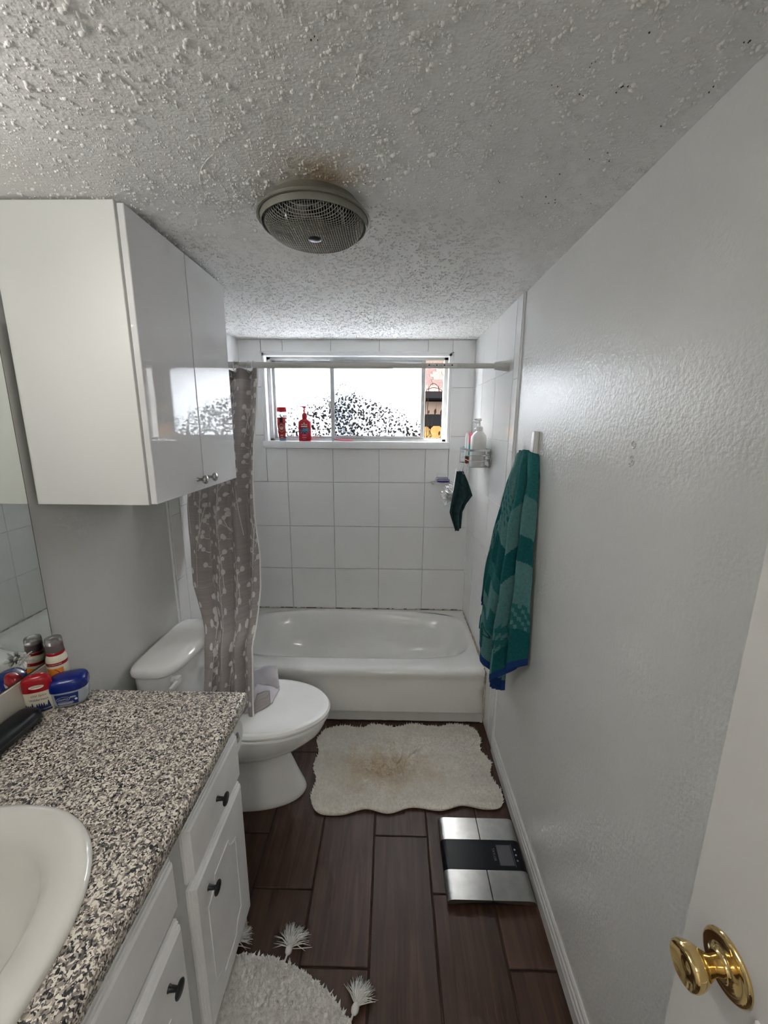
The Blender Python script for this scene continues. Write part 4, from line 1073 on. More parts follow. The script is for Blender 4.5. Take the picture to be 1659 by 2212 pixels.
t = thing('razor', 'pink disposable razor lying on the window sill', 'razor', (0.665, 0.0, SZ))
b = MB(); b.tube(spline([(.625, -.006, SZ + .016), (.64, -.003, SZ + .012), (.67, 0, SZ + .008), (.72, .004, SZ + .0065), (.745, .006, SZ + .006)], 16), [.003, .0035, .004, .0045, .005, .005, .005, .005, .0052, .0054, .0054, .0054, .0054, .005, .004, .002], 10); b.build('handle', 'pink', t)
b = MB(); b.rbox(.608, .620, -.026, .016, SZ + .001, SZ + .021, .002, 2); b.build('razor_head', 'milky', t)
b = MB(); b.box(.6195, .6215, -.022, .012, SZ + .004, SZ + .018); b.build('blade', 'chrome', t)

# ------------------------------------------------------------------ shower caddy in the corner and what it carries
t = thing('shower_caddy', 'chrome wire shower caddy on the tiled wall by the window', 'caddy', (1.455, -0.41, 1.392))
X0, X1, Y0, Y1, Z0, Z1 = 1.402, 1.510, -0.555, -0.262, 1.392, 1.486
def loop(z): return [(X0, Y0, z), (X1, Y0, z), (X1, Y1, z), (X0, Y1, z)]
tr_ = MB()
for z in (Z0, Z0 + .004, Z0 + 0.035, Z0 + .062):
    P = loop(z)
    for k in range(4): tr_.tube([P[k], P[(k + 1) % 4]], 0.0019, 7)
for (x, y) in ((X0, Y0), (X1, Y0), (X1, Y1), (X0, Y1)): tr_.tube([(x, y, Z0), (x, y, Z1)], 0.0019, 7)
for k in range(1, 8): 
    x = lerp(X0, X1, k / 8); tr_.tube([(x, Y0, Z0), (x, Y1, Z0)], 0.0014, 6)
for k in range(1, 6):
    y = lerp(Y0, Y1, k / 6); tr_.tube([(X0, y, Z0), (X1, y, Z0)], 0.0014, 6)
tr_.build('wire_basket', 'chrome', t)
bd = MB()
for (a, c) in (((X0, Y0), (X1, Y0)), ((X0, Y0), (X0, Y1)), ((X0, Y1), (X1, Y1)), ((X1, Y0), (X1, Y1))):
    bd.box(min(a[0], c[0]) - .0012, max(a[0], c[0]) + .0012, min(a[1], c[1]) - .0012, max(a[1], c[1]) + .0012, Z1 - .011, Z1)
bd.build('top_band', 'chrome', t)
for y in (-0.285, -0.40, -0.505):
    hk = MB(); hk.tube(spline([(X0, y, Z0), (X0 - .002, y, Z0 - .02), (X0 - .006, y, Z0 - .036), (X0 - .016, y, Z0 - .040), (X0 - .022, y, Z0 - .030)], 14), 0.0016, 6); hk.build('hook', 'chrome', t)
for y in (-0.33, -0.48): 
    MB().lathe([(.018, 0), (.018, .003), (.006, .006)], (TR - 0.0005, y, 1.455), '-X', 20).build('adhesive_pad', 'whitep', t)
ZB = Z0 + 0.0025
def pump(name, label, x, y, r, h, s=1.0):
    t = thing(name, label, 'bottle', (x, y, ZB))
    b = MB(); b.loft([ellring(x, y, q * r, q * r * .86, ZB + z, 2.8) for q, z in ((.9, 0), (1, .005), (1, h * .8), (.94, h * .88), (.6, h * .96), (.45, h))]); b.build('bottle_body', 'whitep', t, smooth=50)
    b = MB(); b.lathe([(r * .42, h - .002), (r * .48, h + .004), (r * .48, h + .020), (r * .3, h + .024), (.0045, h + .026), (.0045, h + .052)], (x, y, ZB), n=20); b.build('pump_collar', 'whitep', t, smooth=50)
    b = MB(); b.rbox(x - .014, x + .009, y - .009, y + .009, ZB + h + .050, ZB + h + .064, .004, 2); b.rbox(x - .030, x - .012, y - .005, y + .005, ZB + h + .055, ZB + h + .063, .002, 1); b.build('pump_head', 'whitep', t)
    return t
pt = pump('pump_bottle', 'large white lotion pump bottle standing at the front of the wire caddy', 1.457, -0.505, .038, .185)
q = MB(); q.grid(lambda u, v: (1.457 + .0386 * math.cos(-1.0 + .5 * u), -0.505 + .0336 * math.sin(-1.0 + .5 * u), ZB + .075 + .05 * v), 4, 1); q.build('label', 'amber', pt)
q = MB(); q.grid(lambda u, v: (1.457 + .0386 * math.cos(-1.1 + .7 * u), -0.505 + .0336 * math.sin(-1.1 + .7 * u), ZB + .128 + .006 * v), 4, 1); q.build('label_print', 'inkb', pt)
pump('pump_bottle', 'slim white pump bottle behind the lotion bottle in the caddy', 1.462, -0.405, .028, .175)
bx_, by_ = 1.444, -0.325
t = thing('shampoo_bottle', 'teal and pink bottle at the back of the wire caddy', 'bottle', (bx_, by_, ZB))
b = MB(); b.loft([ellring(bx_, by_, r, r * .7, ZB + h) for r, h in ((.021, 0), (.023, .004), (.024, .04))]); b.build('bottle_base', 'amber', t, smooth=50)
b = MB(); b.loft([ellring(bx_, by_, r, r * .7, ZB + h) for r, h in ((.024, .04), (.025, .055), (.025, .112))]); b.build('bottle_body', 'teal', t, smooth=50)
b = MB(); b.loft([ellring(bx_, by_, r, r * .7, ZB + h) for r, h in ((.0245, .112), (.024, .15), (.021, .172))]); b.build('cap', 'pink', t, smooth=50)
b = MB(); b.loft([ellring(bx_ - .016, by_ - .004, r, r * 1.6, ZB + h) for r, h in ((.009, .045), (.010, .06), (.010, .15), (.006, .172))]); b.build('clear_sleeve', 'whitep', t, smooth=50)

# loofah
t = thing('loofah', 'white mesh bath pouf hanging from the wire caddy', 'loofah', (1.372, -0.285, 1.13))
lc = Vector((1.366, -0.283, 1.192)); lb = MB()
rl = random.Random(3)
for k in range(46):
    d = Vector((rl.gauss(0, 1), rl.gauss(0, 1), rl.gauss(0, 1))).normalized(); u = d.orthogonal().normalized(); w = d.cross(u)
    R0 = rl.uniform(.050, .064); ph = rl.uniform(0, 6)
    pts = []
    wid = rl.uniform(.018, .028)
    rows = [[], []]
    for i in range(15):
        a = 2 * PI * i / 14
        for q_, rr in ((0, .25), (1, 1.0)):
            ruf = 0.012 * math.sin(4 * a + ph) * (1 if q_ else .2)
            p_ = lc + d * (R0 * (.72 if q_ == 0 else 1.0) + ruf) + (u * math.cos(a) + w * math.sin(a)) * wid * rr
            rows[q_].append(p_)
    lb.loft(rows, False, False, closed=False)
lb.build('mesh_ruffles', 'loofah', t, smooth=180, kind='stuff')
MB().tube(spline([(1.366, -.283, 1.24), (1.374, -.284, 1.30), (1.3785, -.2852, 1.352), (1.3855, -.285, 1.3548), (1.384, -.284, 1.30), (1.370, -.283, 1.24)], 24), 0.0022, 6).build('hanging_cord', 'loofah', t)

# washcloth on the front hooks
t = thing('washcloth', 'dark green washcloth hanging from the caddy hook', 'washcloth', (1.40, -0.43, 1.03))
def wc(u, v):
    zt = 1.3605
    left = [(1.362, 1.3590), (1.352, 1.28), (1.338, 1.20), (1.328, 1.13), (1.345, 1.075), (1.365, 1.02)]
    right = [(1.398, 1.3590), (1.425, 1.30), (1.452, 1.225), (1.415, 1.175), (1.398, 1.13), (1.397, 1.035)]
    xl_ = np.interp(v, np.linspace(0, 1, 6), [p_[0] for p_ in left]); zl = np.interp(v, np.linspace(0, 1, 6), [p_[1] for p_ in left])
    xr_ = np.interp(v, np.linspace(0, 1, 6), [p_[0] for p_ in right]); zr_ = np.interp(v, np.linspace(0, 1, 6), [p_[1] for p_ in right])
    f = .011 * math.sin(u * 13 + 2.2 * v) * min(1, .35 + v) + .02 * v * math.sin(u * 4)
    return (lerp(xl_, xr_, u), -0.430 - f - .012 * math.sin(PI * v), lerp(zl, zr_, u))
b = MB(); b.grid(wc, 44, 50); o = b.build('cloth', 'wash', t, smooth=180)
so = o.modifiers.new('thick', 'SOLIDIFY'); so.thickness = 0.004
MB().tube([Vector(wc(u, 1.0)) for u in np.linspace(0, 1, 20)], 0.0032, 6).build('hem', 'wash', t)

# soap dish
t = thing('soap_dish', 'chrome wire soap dish stuck to the tile below the window', 'soap dish', (1.33, -0.05, 1.235))
b = MB(); zz = 1.243
b.tube([(1.262, -.012, zz), (1.262, -.088, zz), (1.398, -.088, zz), (1.398, -.012, zz)], 0.0022, 7, closed=True)
for k in range(1, 7): b.tube([(lerp(1.262, 1.398, k / 7), -.012, zz - .002), (lerp(1.262, 1.398, k / 7), -.088, zz - .002)], 0.0014, 6)
b.tube([(1.285, -.088, zz), (1.295, -.086, zz + .020), (1.365, -.086, zz + .020), (1.378, -.088, zz)], 0.0018, 6)
b.tube([(1.285, -.012, zz), (1.295, -.010, zz + .028), (1.365, -.010, zz + .028), (1.378, -.012, zz)], 0.0018, 6)
b.build('wire_rack', 'chrome', t)
box('rack_band', 'chrome', t, 1.258, 1.268, -.090, -.010, zz - .008, zz + .002)
box('adhesive_pad', pmat('clear_pad', (0.80, 0.80, 0.80), 0.2), t, 1.298, 1.362, -.004, -0.0005, 1.262, 1.296, .001, 1)
o = MB(); o.loft([sring(1.335, -.052, .043 * f_, .028 * f_, zz + h, 3) for f_, h in ((.8, .0025), (1, .007), (1, .016), (.85, .022), (.5, .0235))]); o = o.build('soap_bar', 'purple', None, smooth=60)
tag(o, 'purple soap bar lying in the wire soap dish', 'soap')

# ------------------------------------------------------------------ hook and bath towel
t = thing('wall_hook', 'white adhesive wall hook holding the teal towel', 'hook', (XR, -1.165, 1.42))
box('hook_plate', 'whitep', t, XR - .018, XR - .0005, -1.196, -1.150, 1.425, 1.588, .004, 3)
b = MB(); b.tube(spline([(XR - .016, -1.173, 1.47), (XR - .030, -1.173, 1.465), (XR - .034, -1.173, 1.472), (XR - .036, -1.173, 1.490)], 12), .006, 10); b.build('hook_arm', 'whitep', t)
tw = thing('bath_towel', 'teal patterned bath towel with blue border hanging from the wall hook', 'towel', (1.47, -1.15, 0.55))
def sheet(levels, nu, nv, bottom, pat_fn, name, th=0.007):
    """levels: (z, [(x, y), ...]) cross-sections from the top down; bottom(u) = z of the lower edge"""
    zs = [l[0] for l in levels][::-1]
    arr = [[tuple(p_) + (0,) for p_ in l[1]] for l in levels]
    dense = [spline(a, nu + 1) for a in arr]
    def f(u, v):
        i = int(round(u * nu)); z = lerp(levels[0][0] - 0.05 * abs(u - 0.38) ** 1.6, bottom(u), v)
        xs_ = [d[i].x for d in dense][::-1]; ys_ = [d[i].y for d in dense][::-1]
        x = interp(z, zs, xs_); y = interp(z, zs, ys_)
        w_ = 0.0045 * math.sin(u * 46 + 5 * z) * math.sin(PI * min(1, v * 4 + .1) / 2) + 0.003 * math.sin(u * 21 - 7 * z) + 0.002 * math.sin(31 * z + 9 * u)
        x = min(x + w_, 1.521); y += 0.5 * w_
        return (x, y, z + (0.0 if v > 0 else 0.004 * math.sin(u * 5)))
    b = MB(); b.grid(f, nu, nv, mfn=pat_fn)
    o = b.build(name, ['tow_l', 'tow_d', 'tow_m', 'tow_b'], tw, smooth=180)
    m_ = o.modifiers.new('thick', 'SOLIDIFY'); m_.thickness = th; m_.offset = 0
    return f
main = [(1.518, [(1.517, -1.215), (1.497, -1.215), (1.486, -1.195), (1.484, -1.17), (1.483, -1.15), (1.482, -1.13), (1.484, -1.105), (1.490, -1.085)]),
        (1.40, [(1.518, -1.245), (1.480, -1.245), (1.498, -1.205), (1.460, -1.195), (1.492, -1.165), (1.455, -1.14), (1.458, -1.115), (1.475, -1.10)]),
        (1.25, [(1.518, -1.262), (1.462, -1.262), (1.500, -1.225), (1.436, -1.205), (1.488, -1.165), (1.437, -1.13), (1.436, -1.095), (1.465, -1.08)]),
        (1.00, [(1.518, -1.285), (1.452, -1.285), (1.503, -1.245), (1.420, -1.215), (1.485, -1.165), (1.420, -1.115), (1.418, -1.055), (1.460, -1.04)]),
        (0.80, [(1.518, -1.300), (1.448, -1.295), (1.505, -1.25), (1.412, -1.215), (1.482, -1.16), (1.412, -1.09), (1.414, -1.005), (1.458, -0.99)]),
        (0.55, [(1.514, -1.310), (1.455, -1.295), (1.503, -1.25), (1.415, -1.205), (1.480, -1.15), (1.410, -1.06), (1.415, -0.965), (1.455, -0.95)])]
def pat_main(u, v):
    if v > 0.965: return 3
    w = v + 0.05 * math.sin(u * 9)
    if u > 0.42:
        if w < .16: return 2 if u < .62 else 0
        if w < .30: return 0 if (int(u * 37) + int(w * 60)) % 3 else 2
        if w < .38: return 0
        if w < .53: return 1
        if w < .60: return 2
        if w < .70: return 1 if (int((u - .42) * 9) % 2) else 0
        if w < .77: return 2 if (int((u - .42) * 7) % 2) else 0
        if w < .81: return 1 if u < .6 else 2
        return 0
    if w < .22: return 2
    if w < .40: return 0
    if w < .52: return 1
    if w < .72: return 0
    if w < .84: return 2 if (int(u * 41) + int(w * 50)) % 3 else 0
    return 1
def bot_main(u): return interp(u, [0, .15, .28, .42, .5, .62, .75, .9, 1], [.73, .705, .69, .60, .555, .555, .60, .655, .66])
fm = sheet(main, 200, 190, bot_main, pat_main, 'towel_cloth')
flap = [(1.512, [(1.500, -1.135), (1.492, -1.11), (1.492, -1.088), (1.500, -1.068)]),
        (1.40, [(1.490, -1.14), (1.465, -1.115), (1.463, -1.09), (1.490, -1.07)]),
        (1.27, [(1.480, -1.10), (1.450, -1.075), (1.449, -1.045), (1.480, -1.03)]),
        (1.10, [(1.470, -1.06), (1.438, -1.02), (1.436, -0.985), (1.472, -0.97)]),
        (0.92, [(1.465, -1.01), (1.435, -0.965), (1.434, -0.91), (1.470, -0.895)]),
        (0.77, [(1.465, -0.985), (1.436, -0.945), (1.436, -0.89), (1.465, -0.885)])]
sheet(flap, 50, 110, lambda u: interp(u, [0, .4, .7, 1], [.86, .835, .775, .80]), lambda u, v: 3 if v > .965 else (1 if .33 < v < .42 else (2 if (int(u * 17) + int(v * 40)) % 4 == 0 or v > .62 else 0)), 'towel_flap')
tailt = [(0.72, [(1.475, -1.17), (1.445, -1.14), (1.450, -1.09), (1.475, -1.05)]), (0.50, [(1.475, -1.185), (1.437, -1.15), (1.442, -1.09), (1.475, -1.055)])]
sheet(tailt, 40, 40, lambda u: interp(u, [0, .5, 1], [.535, .51, .525]), lambda u, v: 3 if v > .74 else (0 if v > .5 else 2), 'towel_tail')
# outlined letters woven near the lower edge
def towel_pt(u, v, off): 
    a = Vector(fm(u, v)); b_ = Vector(fm(min(1, u + 1 / 200), v)); d = Vector(fm(u, min(1, v + .01)))
    n_ = (b_ - a).cross(d - a)
    n_ = n_.normalized() if n_.length > 1e-9 else Vector((-1, 0, 0))
    if n_.x > 0: n_ = -n_
    return a + n_ * off
def woven(pts, closed=True):
    P = pts + ([pts[0]] if closed else [])
    w = []
    for a, c in zip(P[:-1], P[1:]):
        for k in range(6): w.append(towel_pt(lerp(a[0], c[0], k / 6), lerp(a[1], c[1], k / 6), .0042))
    return w
lt = MB()
lt.tube(woven([(.78, .925), (.78, .86)] + [(.73 + .05 * math.cos(a), .84 + .026 * math.sin(a)) for a in np.linspace(PI, 2 * PI, 8)] + [(.74, .875), (.735, .925)][::-1][:0] + [(.78 - .045, .862), (.735, .93)]), 0.0032, 6, closed=True)
lt.tube(woven([(.745 + .016 * math.cos(a), .846 + .011 * math.sin(a)) for a in np.linspace(0, 2 * PI, 9)[:-1]]), .0028, 6, closed=True)
lt.tube(woven([(.66, .925), (.655, .855), (.60, .865), (.605, .935)]), 0.0032, 6, closed=True)
lt.tube(woven([(.87, .90), (.865, .83), (.835, .832), (.838, .905)]), 0.0032, 6, closed=True)
lt.build('woven_letters', 'tow_d', tw)

# ------------------------------------------------------------------ bath mat
def tufts(b, pts, h, r, rnd, lean=0.5, tri=3):
    for (x, y, z) in pts:
        a = rnd.uniform(0, 2 * PI); hh = h * rnd.uniform(.6, 1.3); dx_, dy_ = rnd.gauss(0, lean) * hh, rnd.gauss(0, lean) * hh
        base = [(x + r * math.cos(a + 2 * PI * i / 3), y + r * math.sin(a + 2 * PI * i / 3), z) for i in range(3)]
        b.add(base + [(x + dx_, y + dy_, z + hh)], [(0, 1, 3), (1, 2, 3), (2, 0, 3)])
def inside_poly(x, y, P):
    c = False; j = len(P) - 1
    for i in range(len(P)):
        if (P[i][1] > y) != (P[j][1] > y) and x < (P[j][0] - P[i][0]) * (y - P[i][1]) / (P[j][1] - P[i][1]) + P[i][0]: c = not c
        j = i
    return c
mo_ = [(.655, -.815), (.76, -.785), (.84, -.800), (.92, -.772), (1.03, -.788), (1.13, -.762), (1.25, -.780), (1.36, -.758), (1.45, -.785), (1.475, -.86), (1.458, -.93), (1.490, -1.01), (1.475, -1.085), (1.502, -1.165), (1.485, -1.235), (1.42, -1.252), (1.32, -1.236), (1.22, -1.262), (1.10, -1.250), (1.0, -1.280), (.90, -1.262), (.80, -1.292), (.705, -1.285), (.660, -1.22), (.668, -1.13), (.640, -1.05), (.652, -.97), (.628, -.89)]
mo_s = spline([(x, y, 0) for x, y in mo_] + [(mo_[0][0], mo_[0][1], 0)], 180)[:-1]
mcx, mcy = 1.06, -1.02
b = MB()
rg_ = [[(mcx + (p_.x - mcx) * f_, mcy + (p_.y - mcy) * f_, z) for p_ in mo_s] for f_, z in ((.985, .001), (1.0, .005), (.995, .012), (.975, .015), (.8, .015), (.5, .015), (.2, .015))]
b.loft(rg_)
bm_o = thing('bath_mat', 'white scalloped plush bath mat in front of the tub', 'bath mat', (mcx, mcy, 0))
b.build('mat_base', 'mat', bm_o, smooth=60)
poly = [(p_.x, p_.y) for p_ in mo_s]; pts = []
rr_ = random.Random(9)
while len(pts) < 24000:
    x, y = rr_.uniform(.62, 1.51), rr_.uniform(-1.30, -.75)
    if inside_poly(x, y, poly): pts.append((x, y, .012))
b = MB(); tufts(b, pts, .0095, .0042, rr_, .6); b.build('pile', 'mat', bm_o, smooth=180, kind='stuff')

# ------------------------------------------------------------------ bathroom scale
t = thing('bathroom_scale', 'steel and black glass bathroom scale against the baseboard', 'scale', (1.355, -1.457, 0))
RZs = math.radians(-0.6)
def scx_(x0, x1, y0, y1, z0, z1, r, name, mat, crv=True):
    return box(name, mat, t, x0, x1, y0, y1, z0, z1, r, 3)
SX0, SX1, SY0, SY1 = 1.203, 1.506, -1.606, -1.312
box('scale_base', 'black', t, SX0 + .004, SX1 - .004, SY0 + .002, SY1 - .002, 0.006, 0.024, .005)
for (x, y) in ((SX0 + .03, SY0 + .03), (SX1 - .03, SY0 + .03), (SX0 + .03, SY1 - .03), (SX1 - .03, SY1 - .03)):
    MB().lathe([(.012, 0), (.012, .007)], (x, y, 0), n=14).build('foot', 'black', t)
def pad(name, mat, x0, x1, y0, y1, left, right):
    """plate with its outer edge rolled down"""
    pr = []
    L = [(x0, .010), (x0 + .001, .020), (x0 + .006, .0265), (x0 + .016, .030), (x0 + .024, .0312)] if left else [(x0, .026), (x0, .0312)]
    Rr = [(x1 - .024, .0312), (x1 - .016, .030), (x1 - .006, .0265), (x1 - .001, .020), (x1, .010)] if right else [(x1, .0312), (x1, .026)]
    pr = L + Rr + [(x1 - .004 if right else x1, .010 if right else .024), (x0 + .004 if left else x0, .010 if left else .024)]
    b = MB(); b.loft([[(x, y0, z) for x, z in pr], [(x, y1, z) for x, z in pr]]); return b.build(name, mat, t, smooth=50)
XM = 1.358
for (y0, y1) in ((-1.4005, SY1), (SY0, -1.510)):
    pad('steel_plate', 'steel', SX0, XM - .0018, y0, y1, True, False); pad('steel_plate', 'steel', XM + .0018, SX1, y0, y1, False, True)
gp = pad('glass_panel', 'blackg', SX0, SX1, -1.5085, -1.4020, True, True)
box('display', 'lcd', t, 1.412, 1.465, -1.494, -1.420, .0305, .0320)
box('display_line', 'lcd', t, 1.4675, 1.470, -1.498, -1.416, .0305, .0317)
for y in (-1.436, -1.456, -1.476):
    MB().lathe([(.0036, 0), (.0036, .0014), (.002, .002)], (1.480, y, .0303), n=12).build('button', 'steel', t)
lettering('lettering', 'TAYLOR', .0125, pmat('grey_ink', (0.16, 0.16, 0.17), 0.5), t, lambda x, y: (1.398 + y, -1.455 - x, .0316))

# ------------------------------------------------------------------ tasselled half-round rug by the vanity
t = thing('tassel_rug', 'white half-round shag rug with tassels in front of the vanity', 'rug', (0.62, -2.2, 0))
rcx, rcy, RR = 0.575, -2.205, 0.452
out = [(0.50, rcy - RR)] + [(max(.50, rcx + RR * math.cos(a)), rcy + RR * math.sin(a)) for a in np.linspace(-PI / 2 - .10, PI / 2 + .10, 70)]
out = [(0.497, -1.762)] + [(rcx + RR * math.cos(a), rcy + RR * math.sin(a)) for a in np.linspace(PI / 2 + .12, -PI / 2 - .12, 80)] + [(0.497, -2.648)]
b = MB(); b.loft([[(.62 + (x - .62) * f_, rcy + (y - rcy) * f_, z) for x, y in out] for f_, z in ((.99, .001), (1.0, .005), (.99, .011), (.96, .013), (.5, .013))]); b.build('rug_base', 'shag', t, smooth=60)
pts = []
while len(pts) < 16000:
    x, y = rr_.uniform(.50, 1.04), rr_.uniform(-2.66, -1.74)
    if inside_poly(x, y, out): pts.append((x, y, .010))
b = MB(); tufts(b, pts, .010, .0048, rr_, .5); b.build('pile', 'shag', t, smooth=180, kind='stuff')
def tassel(root, d, spread, L, seed):
    rt = random.Random(seed); root = Vector(root); d = Vector(d).normalized(); n_ = Vector((-d.y, d.x, 0))
    k0 = root + d * .030
    kn = MB(); kn.tube([root - d * .004 + Vector((0, 0, .010)), root + d * .014 + Vector((0, 0, .010))], .003, 6)
    c0 = root + d * .014 + Vector((0, 0, .011))
    kn.tube([c0, c0 + d * .004, c0 + d * .012, c0 + d * .020, c0 + d * .026], [.003, .0085, .0115, .010, .007], 10)
    ta = kn.build('tassel', 'yarn', t, smooth=60)
    s_ = MB()
    for k in range(150):
        a = rt.gauss(0, spread); dd = d * math.cos(a) + n_ * math.sin(a); l = L * rt.uniform(.75, 1.08)
        p0 = c0 + d * .020 + n_ * rt.uniform(-.006, .006) + Vector((0, 0, rt.uniform(-.006, .006)))
        up = rt.uniform(.0, .016)
        s_.tube([p0, p0 + dd * l * .5 + Vector((0, 0, up)) + n_ * rt.uniform(-.004, .004), p0 + dd * l + Vector((0, 0, -p0.z + rt.uniform(.002, .014)))], [.0016, .0015, .0005], 4)
    s_.build('tassel_yarn', 'yarn', ta, smooth=180, kind='stuff')
for k, (ang_, dirr, spd) in enumerate(((100, 62, .55), (75.5, 78, .62), (44, 66, .45), (20, 25, .5), (-5, -8, .5), (-30, -35, .5))):
    a = math.radians(ang_); d = math.radians(dirr)
    tassel((rcx + RR * math.cos(a), rcy + RR * math.sin(a), 0), (math.cos(d), math.sin(d), 0), spd, .062, 20 + k)

# ------------------------------------------------------------------ door standing open against the right wall
dr = bpy.data.objects.new('door_1', None); dr.location = (1.475, -2.175, 0.012); col.objects.link(dr); struct(dr)
# local frame: +x runs from the latch edge to the hinges, face looks towards -X of the room
dth = math.atan2(-2.915 + 2.175, 1.487 - 1.473)
ca, sa = math.cos(dth), math.sin(dth)
def D(u, w, z): return (1.473 + ca * u + (-sa) * w * -1 * -1, -2.175 + sa * u + ca * w, z)
def dbox(name, mat, u0, u1, w0, w1, z0, z1, parent=dr):
    b = MB(); b.loft([[D(u0, w0, z0), D(u1, w0, z0), D(u1, w1, z0), D(u0, w1, z0)], [D(u0, w0, z1), D(u1, w0, z1), D(u1, w1, z1), D(u0, w1, z1)]]); return b.build(name, mat, parent, smooth=0)
# which side of the slab looks into the room: w negative or positive
SGN = 1.0 if D(0, 0.01, 0)[0] > D(0, 0, 0)[0] else -1.0
dbox('door_slab', 'doorp', 0, 0.745, 0, SGN * 0.035, 0.012, 2.03)
for (z0, z1) in ((0.20, 0.86), (1.05, 1.80)):
    for (u0, u1) in ((0.125, 0.34), (0.42, 0.635)):
        b = MB()
        P = [D(u0, -SGN * .001, z0), D(u1, -SGN * .001, z0), D(u1, -SGN * .001, z1), D(u0, -SGN * .001, z1)]
        b.tube(P, .006, 6, closed=True); b.build('panel_moulding', 'doorp', dr)
nrm = Vector((D(0, -SGN, 0)[0] - D(0, 0, 0)[0], D(0, -SGN, 0)[1] - D(0, 0, 0)[1], 0)).normalized()
kc = Vector(D(0.072, 0, 0.872))
def revolve(name, prof, mat, parent, n=36):
    u_ = Vector((0, 0, 1)); w_ = nrm.cross(u_)
    b = MB(); b.loft([[kc + nrm * h + (u_ * math.cos(2 * PI * i / n) + w_ * math.sin(2 * PI * i / n)) * r for i in range(n)] for r, h in prof])
    return b.build(name, mat, parent, smooth=40)
kn = revolve('door_knob', [(.0125, .006), (.0125, .016), (.0115, .022), (.013, .028), (.018, .036), (.0235, .044), (.0265, .052), (.0275, .058), (.0265, .0625), (.024, .0645), (.022, .0635), (.018, .0605), (.010, .0585), (.006, .0590), (.003, .0600)], 'brass', dr)
revolve('rosette', [(.0395, 0), (.040, .003), (.038, .006), (.034, .0075), (.030, .0068), (.022, .0085), (.018, .011), (.0165, .013), (.016, .015)], 'brass', kn)

# ------------------------------------------------------------------ toiletries on the counter
# spray can
x, y = 0.0635, -1.672
t = thing('spray_can', 'orange and cream deodorant spray can by the mirror edge', 'spray can', (x, y, ZC))
b = MB(); b.lathe([(.0235, 0), (.0245, .004), (.0245, .113), (.0235, .121), (.020, .129), (.0185, .131)], (x, y, ZC), n=36); b.build('can_body', 'creamw', t, smooth=50)
b = MB(); b.grid(lambda u, v: (x + .0248 * math.cos(-2.05 + 1.7 * u), y + .0248 * math.sin(-2.05 + 1.7 * u), ZC + .012 + .082 * v), 14, 2); b.build('label', 'orange', t)
b = MB(); b.lathe([(.0247, .101), (.0249, .102), (.0249, .109), (.0247, .110)], (x, y, ZC), n=36, cap0=False, cap1=False); b.build('label_band', 'redl', t)
b = MB(); b.lathe([(.020, .129), (.0215, .131), (.0215, .137), (.0205, .138)], (x, y, ZC), n=30); b.build('collar', 'red', t)
b = MB(); b.lathe([(.0165, .138), (.0165, .155), (.015, .158), (.006, .159)], (x, y, ZC), n=24); b.build('spray_head', pmat('rose_plastic', (0.40, 0.07, 0.08), 0.3), t)
b = MB(); b.lathe([(.0208, .138), (.0210, .139), (.0195, .174), (.0182, .1765), (.004, .177)], (x, y, ZC), n=30); b.build('clear_cap', 'clearcap', t, smooth=50)
def canmap(u, v): 
    a = -1.05 + u / .0252; return (x + .0252 * math.cos(a), y + .0252 * math.sin(a), ZC + v)
lettering('lettering', 'Old Spice', .0095, 'inkw', t, lambda u, v: canmap(u, .055 + v), 0.2)
lettering('lettering', 'ALUMINUM FREE', .0042, 'cream', t, lambda u, v: canmap(u, .1055 + v))
for a0 in (1.2, 3.1):
    for (zc, w) in ((.075, .9), (.068, .7), (.06, .8), (.05, .6)):
        q = MB(); q.grid(lambda u, v: (x + .0249 * math.cos(a0 + w * (u - .5)), y + .0249 * math.sin(a0 + w * (u - .5)), ZC + zc + .0022 * v), 8, 1); q.build('label_print', 'inkb', t, smooth=0)
b = MB(); b.tube([canmap(-.004 + .012 * math.sin(k / 10 * 3), .062 + .03 * k / 10) for k in range(11)], .0009, 5); b.build('label_print', 'amber', t)

# deodorant stick: flat oval, turned to face the room
def oriented(cx, cy, rot):
    c, s_ = math.cos(rot), math.sin(rot)
    return lambda p_: (cx + p_[0] * c - p_[1] * s_, cy + p_[0] * s_ + p_[1] * c, p_[2])
x, y, ro = 0.064, -1.743, math.radians(26)
F = oriented(x, y, ro)
t = thing('deodorant_stick', 'cream deodorant stick with red cap between spray can and black case', 'deodorant', (x, y, ZC))
def oval(ax_, ay_, z, n=2.4): return [F(p_) for p_ in sring(0, 0, ax_, ay_, z, n, 40)]
b = MB(); b.loft([oval(.028, .0135, ZC), oval(.030, .015, ZC + .003), oval(.0305, .0155, ZC + .02), oval(.0315, .016, ZC + .068)]); b.build('stick_body', 'creamw', t, smooth=50)
b = MB(); b.loft([oval(.0322, .0165, ZC + .066), oval(.0325, .0168, ZC + .085), oval(.0315, .0162, ZC + .096), oval(.027, .0135, ZC + .1045), oval(.017, .008, ZC + .1085), oval(.006, .003, ZC + .1092)]); b.build('cap', 'red', t, smooth=60)
def sm(u, v, off=.0008):
    ax_, ay_ = .0315, .0165
    return F((u, -ay_ * max(0, 1 - abs(u / ax_) ** 2.4) ** (1 / 2.4) - off, ZC + v))
lettering('lettering', 'Old Spice', .0085, 'redl', t, lambda u, v: sm(u + .004, .0565 + v), 0.25)
lettering('lettering', 'Wilderness', .0088, 'inkn', t, lambda u, v: sm(u + .003, .0445 + v))
q = MB()
for k in range(11):
    u0 = -.026 + .0048 * k; h = rng.uniform(.010, .022)
    q.add([sm(u0 - .004, .016), sm(u0 + .004, .016), sm(u0 + .0005, .016 + h), sm(u0 - .0005, .016 + h)], [(0, 1, 2, 3)])
q.build('label_picture', 'inkn', t, smooth=0)
